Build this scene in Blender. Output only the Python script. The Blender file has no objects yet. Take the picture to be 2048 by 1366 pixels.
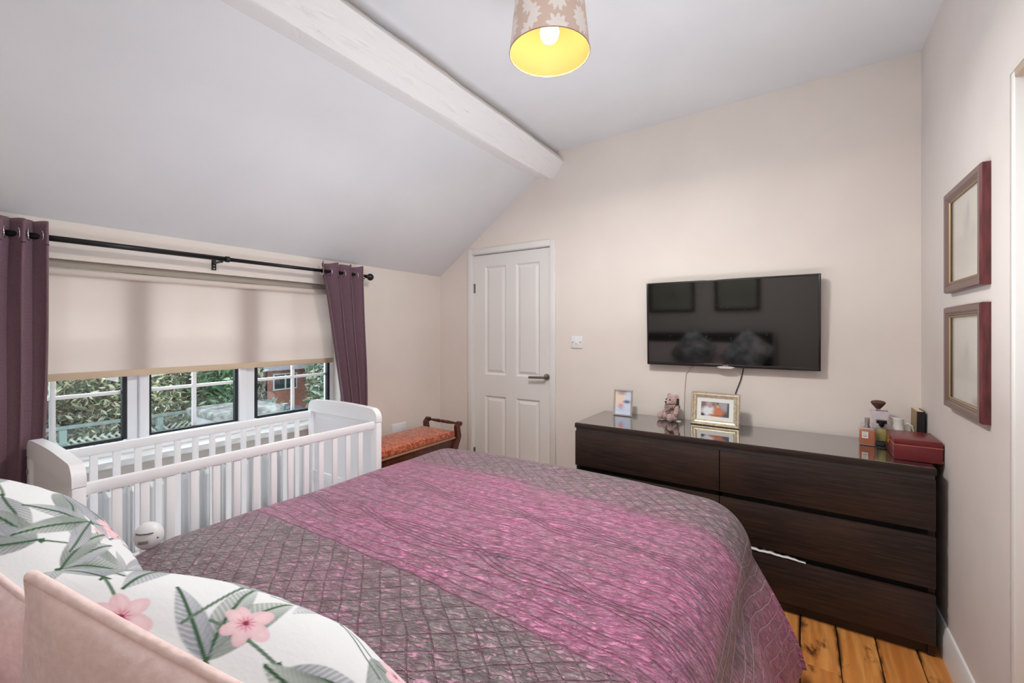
import bpy, bmesh, math, random
import numpy as np
from mathutils import Vector, Matrix

random.seed(7)
rng = np.random.default_rng(7)
SC = bpy.context.scene
COL = SC.collection
PI = math.pi

# ---------------------------------------------------------------- camera, world, lights, exposure
cam_d = bpy.data.cameras.new('camera')
cam = bpy.data.objects.new('camera', cam_d)
COL.objects.link(cam)
cam.location = (0, 0, 1.34)
cam.rotation_euler = (PI / 2, 0, math.radians(33.477))
cam_d.sensor_width = 36.0
cam_d.lens = 36.0 * 871.0 / 2048.0
cam_d.shift_y = -22.0 / 2048.0
cam_d.clip_start = 0.02
SC.camera = cam

SC.view_settings.view_transform = 'Standard'
SC.view_settings.look = 'None'
SC.view_settings.exposure = 0.08
SC.view_settings.gamma = 1.0
SC.view_settings.use_curve_mapping = False
SC.cycles.use_denoising = True
SC.cycles.max_bounces = 10
SC.cycles.diffuse_bounces = 6
SC.cycles.glossy_bounces = 5
SC.cycles.transmission_bounces = 8
SC.cycles.transparent_max_bounces = 16
SC.cycles.sample_clamp_indirect = 6.0

world = bpy.data.worlds.new('overcast_sky')
SC.world = world
world.use_nodes = True
bgn = world.node_tree.nodes['Background']
bgn.inputs[0].default_value = (0.86, 0.93, 1.0, 1)
bgn.inputs[1].default_value = 2.6


def area(name, loc, rot, sx, sy, power, col=(1, 1, 1), portal=False):
    d = bpy.data.lights.new(name, 'AREA')
    d.shape = 'RECTANGLE'
    d.size, d.size_y = sx, sy
    d.energy = power
    d.color = col
    o = bpy.data.objects.new(name, d)
    o.location = loc
    o.rotation_euler = rot
    COL.objects.link(o)
    if portal:
        d.cycles.is_portal = True
    return o


# daylight falling through the window (sky portal) and added unseen fills standing in for flash bounced off the ceiling
area('window_portal', (-2.93, 1.06, 1.2), (0, -PI / 2, 0), 0.95, 1.65, 1, portal=True)
area('window_daylight', (-3.2, 1.06, 1.45), (0, -PI / 2 + 0.25, 0), 1.0, 1.6, 17, (0.88, 0.96, 1.0))
area('ceiling_bounce_fill', (-0.3, 0.62, 2.63), (0.12, 0, 0), 0.9, 0.8, 4.8, (0.86, 0.96, 1.0))
area('bounce_fill_up', (-0.7, 1.6, 1.02), (PI + 0.2, 0.0, 0), 1.2, 0.9, 17.0, (0.89, 0.96, 1.0))  # unseen upward fill added over the bed to brighten the ceiling


# ---------------------------------------------------------------- materials
class X:
    """a node socket with arithmetic"""
    def __init__(s, t, k):
        s.t, s.k = t, k

    def m(s, op, *a):
        n = s.t.nodes.new('ShaderNodeMath')
        n.operation = op
        for i, v in enumerate((s,) + a):
            if isinstance(v, X):
                s.t.links.new(v.k, n.inputs[i])
            else:
                n.inputs[i].default_value = v
        return X(s.t, n.outputs[0])

    def __add__(s, o): return s.m('ADD', o)
    __radd__ = __add__
    def __mul__(s, o): return s.m('MULTIPLY', o)
    __rmul__ = __mul__
    def __sub__(s, o): return s.m('SUBTRACT', o)
    def __rsub__(s, o): return (s * -1.0) + o
    def __truediv__(s, o): return s.m('DIVIDE', o)
    def abs(s): return s.m('ABSOLUTE')
    def sin(s): return s.m('SINE')
    def frac(s): return s.m('FRACT')
    def floor(s): return s.m('FLOOR')
    def min(s, o): return s.m('MINIMUM', o)
    def max(s, o): return s.m('MAXIMUM', o)
    def pow(s, o): return s.m('POWER', o)

    def step(s, a, b, lo=0.0, hi=1.0):
        n = s.t.nodes.new('ShaderNodeMapRange')
        n.interpolation_type = 'SMOOTHSTEP'
        s.t.links.new(s.k, n.inputs[0])
        for i, v in enumerate((a, b, lo, hi)):
            n.inputs[i + 1].default_value = v
        return X(s.t, n.outputs[0])


class M:
    """a material under construction"""
    def __init__(s, name):
        s.mat = bpy.data.materials.new(name)
        s.mat.use_nodes = True
        s.t = s.mat.node_tree
        s.b = s.t.nodes['Principled BSDF']
        s.out = s.t.nodes['Material Output']

    def new(s, kind):
        return s.t.nodes.new(kind)

    def set(s, **k):
        nm = dict(color='Base Color', rough='Roughness', metal='Metallic', spec='Specular IOR Level', trans='Transmission Weight',
                  ior='IOR', coat='Coat Weight', sheen='Sheen Weight', alpha='Alpha', emit='Emission Color', estr='Emission Strength',
                  normal='Normal', coatr='Coat Roughness', sss='Subsurface Weight')
        for a, v in k.items():
            i = s.b.inputs[nm[a]]
            if isinstance(v, X):
                s.t.links.new(v.k, i)
            elif isinstance(v, (tuple, list)):
                i.default_value = tuple(v) + ((1,) if len(v) == 3 else ())
            else:
                i.default_value = v
        return s

    def coord(s, which='Object', scale=(1, 1, 1), loc=(0, 0, 0), rot=(0, 0, 0)):
        n = s.new('ShaderNodeTexCoord')
        mp = s.new('ShaderNodeMapping')
        mp.inputs['Scale'].default_value = scale
        mp.inputs['Location'].default_value = loc
        mp.inputs['Rotation'].default_value = rot
        s.t.links.new(n.outputs[which], mp.inputs[0])
        return X(s.t, mp.outputs[0])

    def geo_pos(s, scale=(1, 1, 1), rot=(0, 0, 0)):
        n = s.new('ShaderNodeNewGeometry')
        mp = s.new('ShaderNodeMapping')
        mp.inputs['Scale'].default_value = scale
        mp.inputs['Rotation'].default_value = rot
        s.t.links.new(n.outputs['Position'], mp.inputs[0])
        return X(s.t, mp.outputs[0])

    def sep(s, v):
        n = s.new('ShaderNodeSeparateXYZ')
        s.t.links.new(v.k, n.inputs[0])
        return [X(s.t, o) for o in n.outputs]

    def comb(s, *v):
        n = s.new('ShaderNodeCombineXYZ')
        for i, e in enumerate(v):
            if isinstance(e, X):
                s.t.links.new(e.k, n.inputs[i])
            else:
                n.inputs[i].default_value = e
        return X(s.t, n.outputs[0])

    def noise(s, vec, scale=5, detail=3, rough=0.55, dist=0.0, color=False):
        n = s.new('ShaderNodeTexNoise')
        n.inputs['Scale'].default_value = scale
        n.inputs['Detail'].default_value = detail
        n.inputs['Roughness'].default_value = rough
        n.inputs['Distortion'].default_value = dist
        if vec is not None:
            s.t.links.new(vec.k, n.inputs['Vector'])
        return X(s.t, n.outputs[1 if color else 0])

    def voronoi(s, vec, scale=5, feature='F1', out=0):
        n = s.new('ShaderNodeTexVoronoi')
        n.feature = feature
        n.inputs['Scale'].default_value = scale
        s.t.links.new(vec.k, n.inputs['Vector'])
        return X(s.t, n.outputs[out])

    def mix(s, f, a, b):
        n = s.new('ShaderNodeMix')
        n.data_type = 'RGBA'
        for i, v in ((0, f), (6, a), (7, b)):
            if isinstance(v, X):
                s.t.links.new(v.k, n.inputs[i])
            elif isinstance(v, (tuple, list)):
                n.inputs[i].default_value = tuple(v) + ((1,) if len(v) == 3 else ())
            else:
                n.inputs[i].default_value = v
        return X(s.t, n.outputs[2])

    def bump(s, h, strength=0.3, dist=0.002):
        n = s.new('ShaderNodeBump')
        n.inputs['Strength'].default_value = strength
        n.inputs['Distance'].default_value = dist
        s.t.links.new(h.k, n.inputs['Height'])
        s.t.links.new(n.outputs[0], s.b.inputs['Normal'])
        return s

    def attr(s, name, out=0):
        n = s.new('ShaderNodeAttribute')
        n.attribute_name = name
        return X(s.t, n.outputs[out])

    def rand(s):
        n = s.new('ShaderNodeObjectInfo')
        return X(s.t, n.outputs['Random'])


def lin(r, g, b):
    f = lambda c: (c / 255) / 12.92 if c / 255 <= 0.04045 else ((c / 255 + 0.055) / 1.055) ** 2.4
    return (f(r), f(g), f(b))


def plain(name, col, rough=0.5, metal=0.0, spec=0.5, bump=None, coat=0.0):
    m = M(name).set(color=col, rough=rough, metal=metal, spec=spec, coat=coat)
    if bump:
        sc, st, di = bump
        m.bump(m.noise(m.geo_pos(), sc, 4), st, di)
    return m.mat


def paint_mat(name, col, rough=0.75, var=0.03):
    """wall paint: faint blotches and roller texture"""
    m = M(name)
    p = m.geo_pos()
    n = m.noise(p, 1.7, 4)
    dark = tuple(c * (1 - var * 2) for c in col)
    m.set(color=m.mix(n.step(0.3, 0.75), col, dark), rough=rough, spec=0.25)
    h = m.noise(p, 140, 3) + m.noise(p, 9, 3) * 2.0
    m.bump(h, 0.10, 0.002)
    return m.mat


WALL = paint_mat('cream_wall_paint', lin(236, 228, 221))
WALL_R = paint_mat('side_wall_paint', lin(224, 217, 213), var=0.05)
CEIL = paint_mat('ceiling_paint', lin(228, 230, 234))
WHITE = plain('white_gloss_paint', lin(236, 235, 233), 0.38, bump=(60, 0.05, 0.001))
UPVC = plain('white_upvc', lin(240, 242, 247), 0.3)
CRIBW = plain('white_crib_paint', lin(246, 247, 250), 0.4, bump=(90, 0.04, 0.001))
BLACKM = plain('black_metal', lin(26, 25, 26), 0.35, 0.3)
STEEL = plain('brushed_steel', lin(150, 145, 138), 0.3, 1.0)
CHROME = plain('chrome', lin(215, 215, 218), 0.12, 1.0)
GASKET = plain('black_rubber_gasket', lin(26, 30, 36), 0.6)
GOLDM = plain('gold_metal', lin(212, 170, 90), 0.25, 1.0)


def beam_mat():
    m = M('hewn_white_beam_paint')
    p = m.geo_pos((1, 0.22, 1))
    n = m.noise(p, 26, 5, 0.6)
    v = m.noise(m.geo_pos((1, 0.5, 1)), 6, 4, 0.6)
    m.set(color=lin(238, 237, 238), rough=0.55, spec=0.3)
    g = m.voronoi(m.geo_pos((1.2, 0.35, 1.2), (0.3, 0.2, 0.8)), 7, 'DISTANCE_TO_EDGE')
    m.bump(n * 0.5 + v * 0.8 + g.step(0.0, 0.035) * 0.25, 0.55, 0.008)
    return m.mat


BEAM = beam_mat()


def glass_mat(name, tint=(1, 1, 1), ior=1.45, rough=0.0):
    m = M(name)
    t = m.t
    tr = t.nodes.new('ShaderNodeBsdfTransparent')
    tr.inputs[0].default_value = tuple(tint) + (1,)
    gl = t.nodes.new('ShaderNodeBsdfGlossy')
    gl.inputs['Roughness'].default_value = rough
    fr = t.nodes.new('ShaderNodeFresnel')
    ge = t.nodes.new('ShaderNodeNewGeometry')
    mr = t.nodes.new('ShaderNodeMapRange')
    mr.inputs[3].default_value = ior
    mr.inputs[4].default_value = 1 / ior
    t.links.new(ge.outputs['Backfacing'], mr.inputs[0])
    t.links.new(mr.outputs[0], fr.inputs[0])
    mx = t.nodes.new('ShaderNodeMixShader')
    t.links.new(fr.outputs[0], mx.inputs[0])
    t.links.new(tr.outputs[0], mx.inputs[1])
    t.links.new(gl.outputs[0], mx.inputs[2])
    t.links.new(mx.outputs[0], m.out.inputs[0])
    return m.mat


PANE = glass_mat('window_glass', (0.95, 0.98, 0.98), 1.7)
FRAMEGLASS = glass_mat('picture_glass')


def darkwood():
    m = M('black_brown_oak_veneer')
    p = m.geo_pos((3.0, 40, 60))
    n = m.noise(p, 2.2, 6, 0.65, 0.4)
    big = m.noise(m.geo_pos((1, 1, 2)), 2.3, 3)
    c = m.mix(n.step(0.35, 0.75), lin(30, 24, 23), lin(64, 47, 42))
    c = m.mix(big.step(0.35, 0.7) * 0.5, c, lin(70, 48, 36))
    sp = m.voronoi(m.geo_pos(), 26, 'F1').step(0.035, 0.02)
    c = m.mix(sp * m.noise(m.geo_pos(), 9, 1).step(0.62, 0.68) * 0.7, c, lin(150, 140, 135))
    m.set(color=c, rough=n * 0.2 + 0.36, spec=0.4)
    m.bump(n, 0.18, 0.0012)
    return m.mat


DWOOD = darkwood()


def mahogany():
    m = M('mahogany')
    n = m.noise(m.geo_pos((12, 12, 3)), 4, 5, 0.6, 0.6)
    m.set(color=m.mix(n.step(0.3, 0.75), lin(58, 26, 17), lin(108, 56, 38)), rough=0.32, coat=0.2)
    return m.mat


MAHOG = mahogany()


def pine():
    m = M('orange_pine_board')
    p = m.coord('Object', (1, 1, 1))
    x, y, z = m.sep(p)
    r = m.rand()
    sx = x + r * 7.3
    sy = y + r * 31.0
    v = m.comb(sx * 26.0, sy * 1.3, z)
    n = m.noise(v, 1.0, 5, 0.6, 0.8)
    rings = ((sx * 150.0 + m.noise(m.comb(sx * 5.0, sy * 1.2, 0.0), 1.5, 2) * 26.0).sin() * 0.5 + 0.5)
    c = m.mix(n.step(0.3, 0.75), lin(212, 136, 66), lin(236, 172, 98))
    c = m.mix(rings * 0.28, c, lin(140, 78, 28))
    c = m.mix(r.step(0.0, 1.0) * 0.3, c, lin(170, 96, 44))
    blot = m.noise(m.comb(sx * 7.0, sy * 3.2, 3.0), 1.0, 5, 0.65)
    c = m.mix(blot.step(0.55, 0.68), c, lin(74, 40, 16))
    edge = (x.abs() - 0.052).max(0.0)
    wear = m.noise(m.comb(sx * 14.0, sy * 5.0, 8.0), 1.0, 4, 0.6)
    c = m.mix(edge.step(0.0, 0.014) * wear.step(0.42, 0.54) * 0.9, c, lin(52, 30, 16))
    k = m.voronoi(m.comb(sx * 6.0, sy * 3.0, 0.0), 1.0, 'F1').step(0.07, 0.03)
    c = m.mix(k * 0.8, c, lin(88, 44, 16))
    m.set(color=c, rough=n * 0.25 + 0.33, spec=0.4)
    m.bump(n + rings * 0.2, 0.25, 0.0015)
    return m.mat


PINE = pine()


def fabric(name, a, b, scale=700, rough=0.85, bumpd=0.0008, sheen=0.2, weave=True, creases=False):
    m = M(name)
    p = m.geo_pos()
    x, y, z = m.sep(p)
    if weave:
        w = ((y + x) * scale).sin() * (z * scale).sin() * 0.5 + 0.5
        n = w * 0.5 + m.noise(p, scale * 0.35, 2) * 0.6
    else:
        n = m.noise(p, 120, 3)
    m.set(color=m.mix(n.step(0.25, 0.8), a, b), rough=rough, spec=0.2, sheen=sheen)
    if creases:
        m.bump(n * 0.1 + m.noise(m.geo_pos((1, 1, 0.5), (0.5, 0.3, 0.6)), 8, 3, 0.55, 1.8) * 2.0, 0.6, 0.012)
    else:
        m.bump(n + m.noise(p, 30, 3) * 0.6, 0.35, bumpd)
    return m.mat


CURT = fabric('aubergine_weave', lin(86, 62, 74), lin(144, 114, 126), 1150)
PINKF = fabric('pink_cotton', lin(226, 200, 196), lin(238, 216, 213), 900, weave=False, creases=True)
PALEP = fabric('pale_pink_cotton', lin(232, 208, 208), lin(243, 226, 226), 900, weave=False)
WHITEF = fabric('white_cotton', lin(226, 226, 230), lin(240, 240, 243), 900, weave=False)


def blind_mat():
    m = M('cream_blind_fabric')
    t = m.t
    p = m.geo_pos((1, 1, 1))
    n = m.noise(p, 420, 2)
    c = m.mix(n * 0.3, lin(230, 220, 215), lin(218, 206, 199))
    d = t.nodes.new('ShaderNodeBsdfDiffuse')
    tl = t.nodes.new('ShaderNodeBsdfTranslucent')
    mx = t.nodes.new('ShaderNodeMixShader')
    mx.inputs[0].default_value = 0.5
    t.links.new(c.k, d.inputs[0])
    t.links.new(c.k, tl.inputs[0])
    t.links.new(d.outputs[0], mx.inputs[1])
    t.links.new(tl.outputs[0], mx.inputs[2])
    t.links.new(mx.outputs[0], m.out.inputs[0])
    return m.mat


BLIND = blind_mat()
BLINDHEM = plain('blind_hem_fabric', lin(212, 190, 164), 0.8)


def vcol_mat(name, rough=0.8, bump=None, spec=0.25, sheen=0.0, attr='print'):
    m = M(name)
    m.set(color=m.attr(attr), rough=rough, spec=spec, sheen=sheen)
    if bump:
        m.bump(m.noise(m.geo_pos(), bump[0], 3), bump[1], bump[2])
    return m.mat


FLORAL = vcol_mat('floral_print_cotton', 0.8, (40, 0.25, 0.006), 0.2, 0.1)
PRINT = vcol_mat('printed_paper', 0.5)
LEAFM = vcol_mat('leaf_green', 0.55, spec=0.3)


def quilt_mat():
    m = M('shot_silk_quilt')
    uv = m.new('ShaderNodeUVMap')
    uv.uv_map = 'cloth'
    u, v, _ = m.sep(X(m.t, uv.outputs[0]))
    wob = m.noise(m.comb(u * 3.0, v * 3.0, 0.0), 1.0, 3)
    wob2 = m.noise(m.comb(u * 3.0, v * 3.0, 4.0), 1.0, 3)
    big0 = m.noise(m.comb(u * 2.2, v * 2.6, 3.0), 1.0, 3)
    uu = u + (wob - 0.5) * 0.05
    vv = v + (wob2 - 0.5) * 0.05

    def line(ph, per, w):
        return (((ph / per).frac() - 0.5).abs() * per).step(w * 0.35, w, 1.0, 0.0)

    # the woven stripe that runs across the bed, with its two grey neighbours
    band = vv.step(0.84, 0.88) * vv.step(1.60, 1.72, 1.0, 0.0)
    side = u.step(-0.14, -0.10)             # border that hangs down beside the bed
    side_pink = side * ((u + (big0 - 0.5) * 0.3).step(-0.06, 0.12) * 0.95 + 0.05)
    top = 1.0 - side
    # stitching
    dia = line(uu * 0.80 + vv, 0.062, 0.0036).max(line(uu * 0.80 - vv, 0.062, 0.0036))
    sw = (uu * 7.5).sin() * 0.035 + (uu * 17.0 + 1.0).sin() * 0.006
    par = line(vv + (uu * 4.0).sin() * 0.012, 0.046, 0.0036)
    br = None
    for k, off in enumerate((-0.016, 0.0, 0.016)):
        for sg in (1.0, -1.0):
            for c0 in (1.06, 1.37):
                l = (vv - (c0 + off) - sw * sg).abs().step(0.0010, 0.0036, 1.0, 0.0)
                br = l if br is None else br.max(l)
    inb = ((vv - 1.06).abs() - 0.02).step(0.03, 0.05).min(((vv - 1.37).abs() - 0.02).step(0.03, 0.05))
    bandline = (par * inb * 0.8).max(br)
    seams = ((vv - 0.86).abs()).step(0.001, 0.004, 1.0, 0.0).max((vv - 1.66).abs().step(0.001, 0.004, 1.0, 0.0))
    arcs = line(u + (v * 9.0).sin() * 0.030 + wob * 0.07, 0.05, 0.0042)
    sseam = (u + 0.12 - (v * 2.0).sin() * 0.012).abs().step(0.001, 0.0035, 1.0, 0.0)
    veins = line((v - 2.0) * 1.2 + (u * 5.0).sin() * 0.10 + u * 0.7, 0.09, 0.003)
    foot = v.step(1.93, 1.97)
    st = (bandline * band + dia * (1.0 - band) * (1.0 - foot) + veins * foot).min(1.0) * top
    st = st.max(seams * top)
    st_side = (arcs * side).max(sseam)
    # crinkles that lie between the stitches
    cr = m.noise(m.comb(uu * 30.0 + vv * 26.0, vv * 92.0 - uu * 34.0, 0.0), 1.0, 4, 0.6, 0.8).step(0.36, 0.64)
    cr2 = m.noise(m.comb(u * 28.0, v * 34.0, 5.0), 1.0, 4, 0.6, 0.6)
    big = m.noise(m.comb(u * 2.2, v * 2.6, 9.0), 1.0, 3)
    streak = m.noise(m.comb(u * 5.0, v * 46.0, 2.0), 1.0, 3)
    pink = (band * 0.95 * top + side_pink * 0.80).min(1.0)
    f_band = (0.70 + (cr - 0.5) * 0.36 + (streak - 0.5) * 1.5 + (big - 0.5) * 0.8).min(1.0).max(0.0)
    f_grey = ((cr - 0.5) * 0.36 + 0.10 + (big - 0.5) * 1.2).min(0.85).max(0.0)
    f = pink * f_band + (1.0 - pink) * f_grey + side_pink * 0.15
    grey = m.mix(cr2.step(0.3, 0.7), lin(110, 97, 101), lin(158, 145, 148))
    pk = m.mix(cr2.step(0.3, 0.7), lin(178, 76, 130), lin(222, 124, 178))
    c = m.mix(f, grey, pk)
    c = m.mix((cr - 0.72).max(0.0) * 0.9, c, lin(232, 160, 200))  # highlights on the crinkle ridges, put into the colour
    c = m.mix((0.30 - cr).max(0.0) * 0.7, c, lin(92, 50, 72))  # shade in the crinkle hollows, painted likewise
    pale = foot * top
    c = m.mix(pale * 0.55, c, lin(150, 142, 145))
    c = m.mix(st * 0.55, c, lin(118, 42, 80))
    c = m.mix(st_side * 0.7, c, lin(220, 186, 198))
    st = st.max(st_side)
    spot = m.noise(m.comb(u * 90.0, v * 60.0, 0.0), 1.0, 3).step(0.42, 0.62)
    d = ((u + 0.752) * (u + 0.752) + (v - 1.080) * (v - 1.080) * 3.0).pow(0.5)
    c = m.mix(d.step(0.022, 0.034, 1.0, 0.0) * spot, c, lin(58, 34, 48))
    m.set(color=c, rough=0.33 + cr2 * 0.14, spec=0.7, sheen=0.15)
    h = (1.0 - st) * 1.0 + cr * 0.85 + cr2 * 0.45
    m.bump(h, 1.0, 0.008)
    return m.mat


QUILT = quilt_mat()


# ---------------------------------------------------------------- object helpers
WM = {}


def empty(name, loc=(0, 0, 0), rot=(0, 0, 0), parent=None):
    o = bpy.data.objects.new(name, None)
    o.location = loc
    o.rotation_euler = rot
    o.empty_display_size = 0.05
    COL.objects.link(o)
    from mathutils import Euler
    w = Matrix.Translation(loc) @ Euler(rot).to_matrix().to_4x4()
    if parent is not None:
        o.parent = parent
        w = WM[parent.name] @ w
    WM[o.name] = w
    return o


def tag(o, label=None, cat=None, group=None, kind=None):
    for k, v in (('label', label), ('category', cat), ('group', group), ('kind', kind)):
        if v:
            o[k] = v
    return o


def thing(name, label, cat, loc=(0, 0, 0), rot=(0, 0, 0), group=None):
    return tag(empty(name, loc, rot), label, cat, group)


class G:
    """collects shapes, then links them as one mesh object"""
    def __init__(s):
        s.v, s.f = [], []

    def add(s, vs, fs, mat=None):
        n = len(s.v)
        s.v += [tuple(mat @ Vector(p)) if mat else tuple(p) for p in vs]
        s.f += [tuple(i + n for i in f) for f in fs]
        return s

    def box(s, x0, x1, y0, y1, z0, z1, bev=0.0, mat=None):
        if bev > 0:
            bm = bmesh.new()
            bmesh.ops.create_cube(bm, size=1)
            for v in bm.verts:
                v.co = Vector(((x0 + x1) / 2 + v.co.x * (x1 - x0), (y0 + y1) / 2 + v.co.y * (y1 - y0), (z0 + z1) / 2 + v.co.z * (z1 - z0)))
            b = min(bev, 0.45 * min(abs(x1 - x0), abs(y1 - y0), abs(z1 - z0)))
            bmesh.ops.bevel(bm, geom=list(bm.edges), offset=b, segments=2, affect='EDGES', profile=0.5)
            s.bm(bm, mat)
            return s
        vs = [(x, y, z) for x in (x0, x1) for y in (y0, y1) for z in (z0, z1)]
        fs = [(0, 1, 3, 2), (4, 6, 7, 5), (0, 4, 5, 1), (2, 3, 7, 6), (0, 2, 6, 4), (1, 5, 7, 3)]
        return s.add(vs, fs, mat)

    def bm(s, bm, mat=None):
        bm.verts.index_update()
        s.add([v.co for v in bm.verts], [[v.index for v in f.verts] for f in bm.faces], mat)
        bm.free()
        return s

    def prism(s, poly, axis, a, b, mat=None):
        """extrude a polygon of 2D points; axis x: (y,z), y: (x,z), z: (x,y)"""
        n = len(poly)
        def P(p, t):
            return {'x': (t, p[0], p[1]), 'y': (p[0], t, p[1]), 'z': (p[0], p[1], t)}[axis]
        vs = [P(p, a) for p in poly] + [P(p, b) for p in poly]
        fs = [tuple(range(n)), tuple(range(2 * n - 1, n - 1, -1))] + [(i, i + n, (i + 1) % n + n, (i + 1) % n) for i in range(n)]
        return s.add(vs, fs, mat)

    def lathe(s, prof, c=(0, 0, 0), axis='z', n=24, mat=None, caps=True):
        vs, fs = [], []
        for r, h in prof:
            for k in range(n):
                a = 2 * PI * k / n
                x, y = r * math.cos(a), r * math.sin(a)
                q = {'z': (x, y, h), 'y': (x, h, y), 'x': (h, x, y)}[axis]
                vs.append((c[0] + q[0], c[1] + q[1], c[2] + q[2]))
        for i in range(len(prof) - 1):
            for k in range(n):
                fs.append((i * n + k, i * n + (k + 1) % n, (i + 1) * n + (k + 1) % n, (i + 1) * n + k))
        if caps:
            if prof[0][0] > 1e-6:
                fs.append(tuple(range(n - 1, -1, -1)))
            if prof[-1][0] > 1e-6:
                fs.append(tuple((len(prof) - 1) * n + k for k in range(n)))
        return s.add(vs, fs, mat)

    def tube(s, pts, r, n=10, closed=False):
        pts = [Vector(p) for p in pts]
        m = len(pts)
        vs, fs = [], []
        up = Vector((0.13, 0.21, 0.97))
        for i, p in enumerate(pts):
            if closed:
                d = pts[(i + 1) % m] - pts[i - 1]
            else:
                d = pts[min(i + 1, m - 1)] - pts[max(i - 1, 0)]
            d.normalize()
            a = d.cross(up)
            if a.length < 0.05:
                a = d.cross(Vector((1, 0, 0)))
            a.normalize()
            b = d.cross(a)
            rr = r[i] if isinstance(r, (list, tuple)) else r
            for k in range(n):
                t = 2 * PI * k / n
                vs.append(p + a * (rr * math.cos(t)) + b * (rr * math.sin(t)))
        for i in range(m if closed else m - 1):
            j = (i + 1) % m
            for k in range(n):
                fs.append((i * n + k, i * n + (k + 1) % n, j * n + (k + 1) % n, j * n + k))
        if not closed:
            fs.append(tuple(range(n - 1, -1, -1)))
            fs.append(tuple((m - 1) * n + k for k in range(n)))
        return s.add(vs, fs)

    def ball(s, c, r, seg=20, mat=None):
        bm = bmesh.new()
        bmesh.ops.create_uvsphere(bm, u_segments=seg, v_segments=max(8, seg * 2 // 3), radius=1)
        r = (r, r, r) if not isinstance(r, (tuple, list)) else r
        for v in bm.verts:
            v.co = Vector((c[0] + v.co.x * r[0], c[1] + v.co.y * r[1], c[2] + v.co.z * r[2]))
        return s.bm(bm, mat)

    def build(s, name, mat, parent=None, smooth=None, **props):
        me = bpy.data.meshes.new(name)
        vs = s.v
        if parent is not None:
            inv = WM[parent.name].inverted()
            vs = [inv @ Vector(p) for p in vs]
        me.from_pydata(vs, [], s.f)
        bm = bmesh.new()
        bm.from_mesh(me)
        bmesh.ops.recalc_face_normals(bm, faces=list(bm.faces))
        bm.to_mesh(me)
        bm.free()
        return link(name, me, mat, parent, smooth, **props)


def link(name, me, mat, parent=None, smooth=None, **props):
    if mat is not None:
        me.materials.append(mat)
    if smooth:
        me.shade_smooth()
        if smooth is not True:
            me.set_sharp_from_angle(angle=math.radians(smooth))
    o = bpy.data.objects.new(name, me)
    COL.objects.link(o)
    if parent is not None:
        o.parent = parent
        WM[o.name] = WM[parent.name]
    else:
        WM[o.name] = Matrix.Identity(4)
    for k, v in props.items():
        o[k] = v
    return o


def grid_mesh(name, P, mat, parent=None, uv=None, col=None, smooth=True, flip=False, **props):
    """P: (n,m,3) array of world points"""
    n, m = P.shape[:2]
    pts = P.reshape(-1, 3).astype(np.float64)
    if parent is not None:
        inv = np.array(WM[parent.name].inverted())
        pts = pts @ inv[:3, :3].T + inv[:3, 3]
    i = np.arange(n * m).reshape(n, m)
    q = np.stack([i[:-1, :-1], i[1:, :-1], i[1:, 1:], i[:-1, 1:]], -1).reshape(-1, 4)
    if flip:
        q = q[:, ::-1]
    me = bpy.data.meshes.new(name)
    me.vertices.add(n * m)
    me.vertices.foreach_set('co', pts.ravel())
    k = len(q)
    me.loops.add(k * 4)
    me.loops.foreach_set('vertex_index', np.ascontiguousarray(q).ravel().astype(np.int32))
    me.polygons.add(k)
    me.polygons.foreach_set('loop_start', np.arange(0, k * 4, 4, dtype=np.int32))
    me.update(calc_edges=True)
    if uv is not None:
        l = me.uv_layers.new(name='cloth')
        l.data.foreach_set('uv', uv.reshape(-1, 2)[q.ravel()].astype(np.float32).ravel())
    if col is not None:
        a = me.attributes.new('print', 'FLOAT_COLOR', 'POINT')
        c = np.concatenate([col.reshape(-1, 3), np.ones((n * m, 1))], 1)
        a.data.foreach_set('color', c.astype(np.float32).ravel())
    me.validate()
    return link(name, me, mat, parent, smooth, **props)


def torus_pts(c, r, axis, n=24):
    out = []
    for k in range(n):
        t = 2 * PI * k / n
        a, b = r * math.cos(t), r * math.sin(t)
        q = {'x': (0, a, b), 'y': (a, 0, b), 'z': (a, b, 0)}[axis]
        out.append((c[0] + q[0], c[1] + q[1], c[2] + q[2]))
    return out


def smooth_noise(x, y, seed=0, oct=3):
    r = np.random.default_rng(seed)
    o = np.zeros_like(x)
    a = 1.0
    for k in range(oct):
        for _ in range(5):
            ang = r.uniform(0, 2 * PI)
            fr = (2 ** k) * r.uniform(0.7, 1.4)
            o += a * np.sin((x * math.cos(ang) + y * math.sin(ang)) * fr + r.uniform(0, 2 * PI)) / 5
        a *= 0.5
    return o


# ---------------------------------------------------------------- the room
XL, XR, YB, YF = -2.72, 0.503, 2.93, -0.22
EAVE = 1.825
S = dict(kind='structure')

floor = G().box(XL - 0.2, XR + 1.3, YF - 0.1, YB + 0.1, -0.08, -0.022).build('floor', plain('dark_subfloor', lin(30, 20, 14), 0.9), **S)
bx = -2.72
k = 0
while bx < XR + 1.2:
    x0, x1 = bx, bx + 0.136
    cuts = [YF, YF + 0.6 + (k * 0.77) % 2.2, YB]
    if abs(x0 - 0.0) < 0.005:
        cuts = [YF, 2.12, YB]
    elif abs(x0 - 0.136) < 0.005 or abs(x0 - 0.272) < 0.005:
        cuts = [YF, YB]
    for a, b in zip(cuts[:-1], cuts[1:]):
        cx, cy = (x0 + x1) / 2, (a + b) / 2
        dz = random.uniform(-0.0015, 0.0)
        g = G().box(-0.0665 + random.uniform(0, 0.0012), 0.0665, a - cy + 0.0012, b - cy - 0.0012, -0.022, dz, 0.0025)
        o = g.build('floor_board', PINE)
        o.location = (cx, cy, 0)
        o.parent = floor
    bx += 0.136
    k += 1

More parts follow.
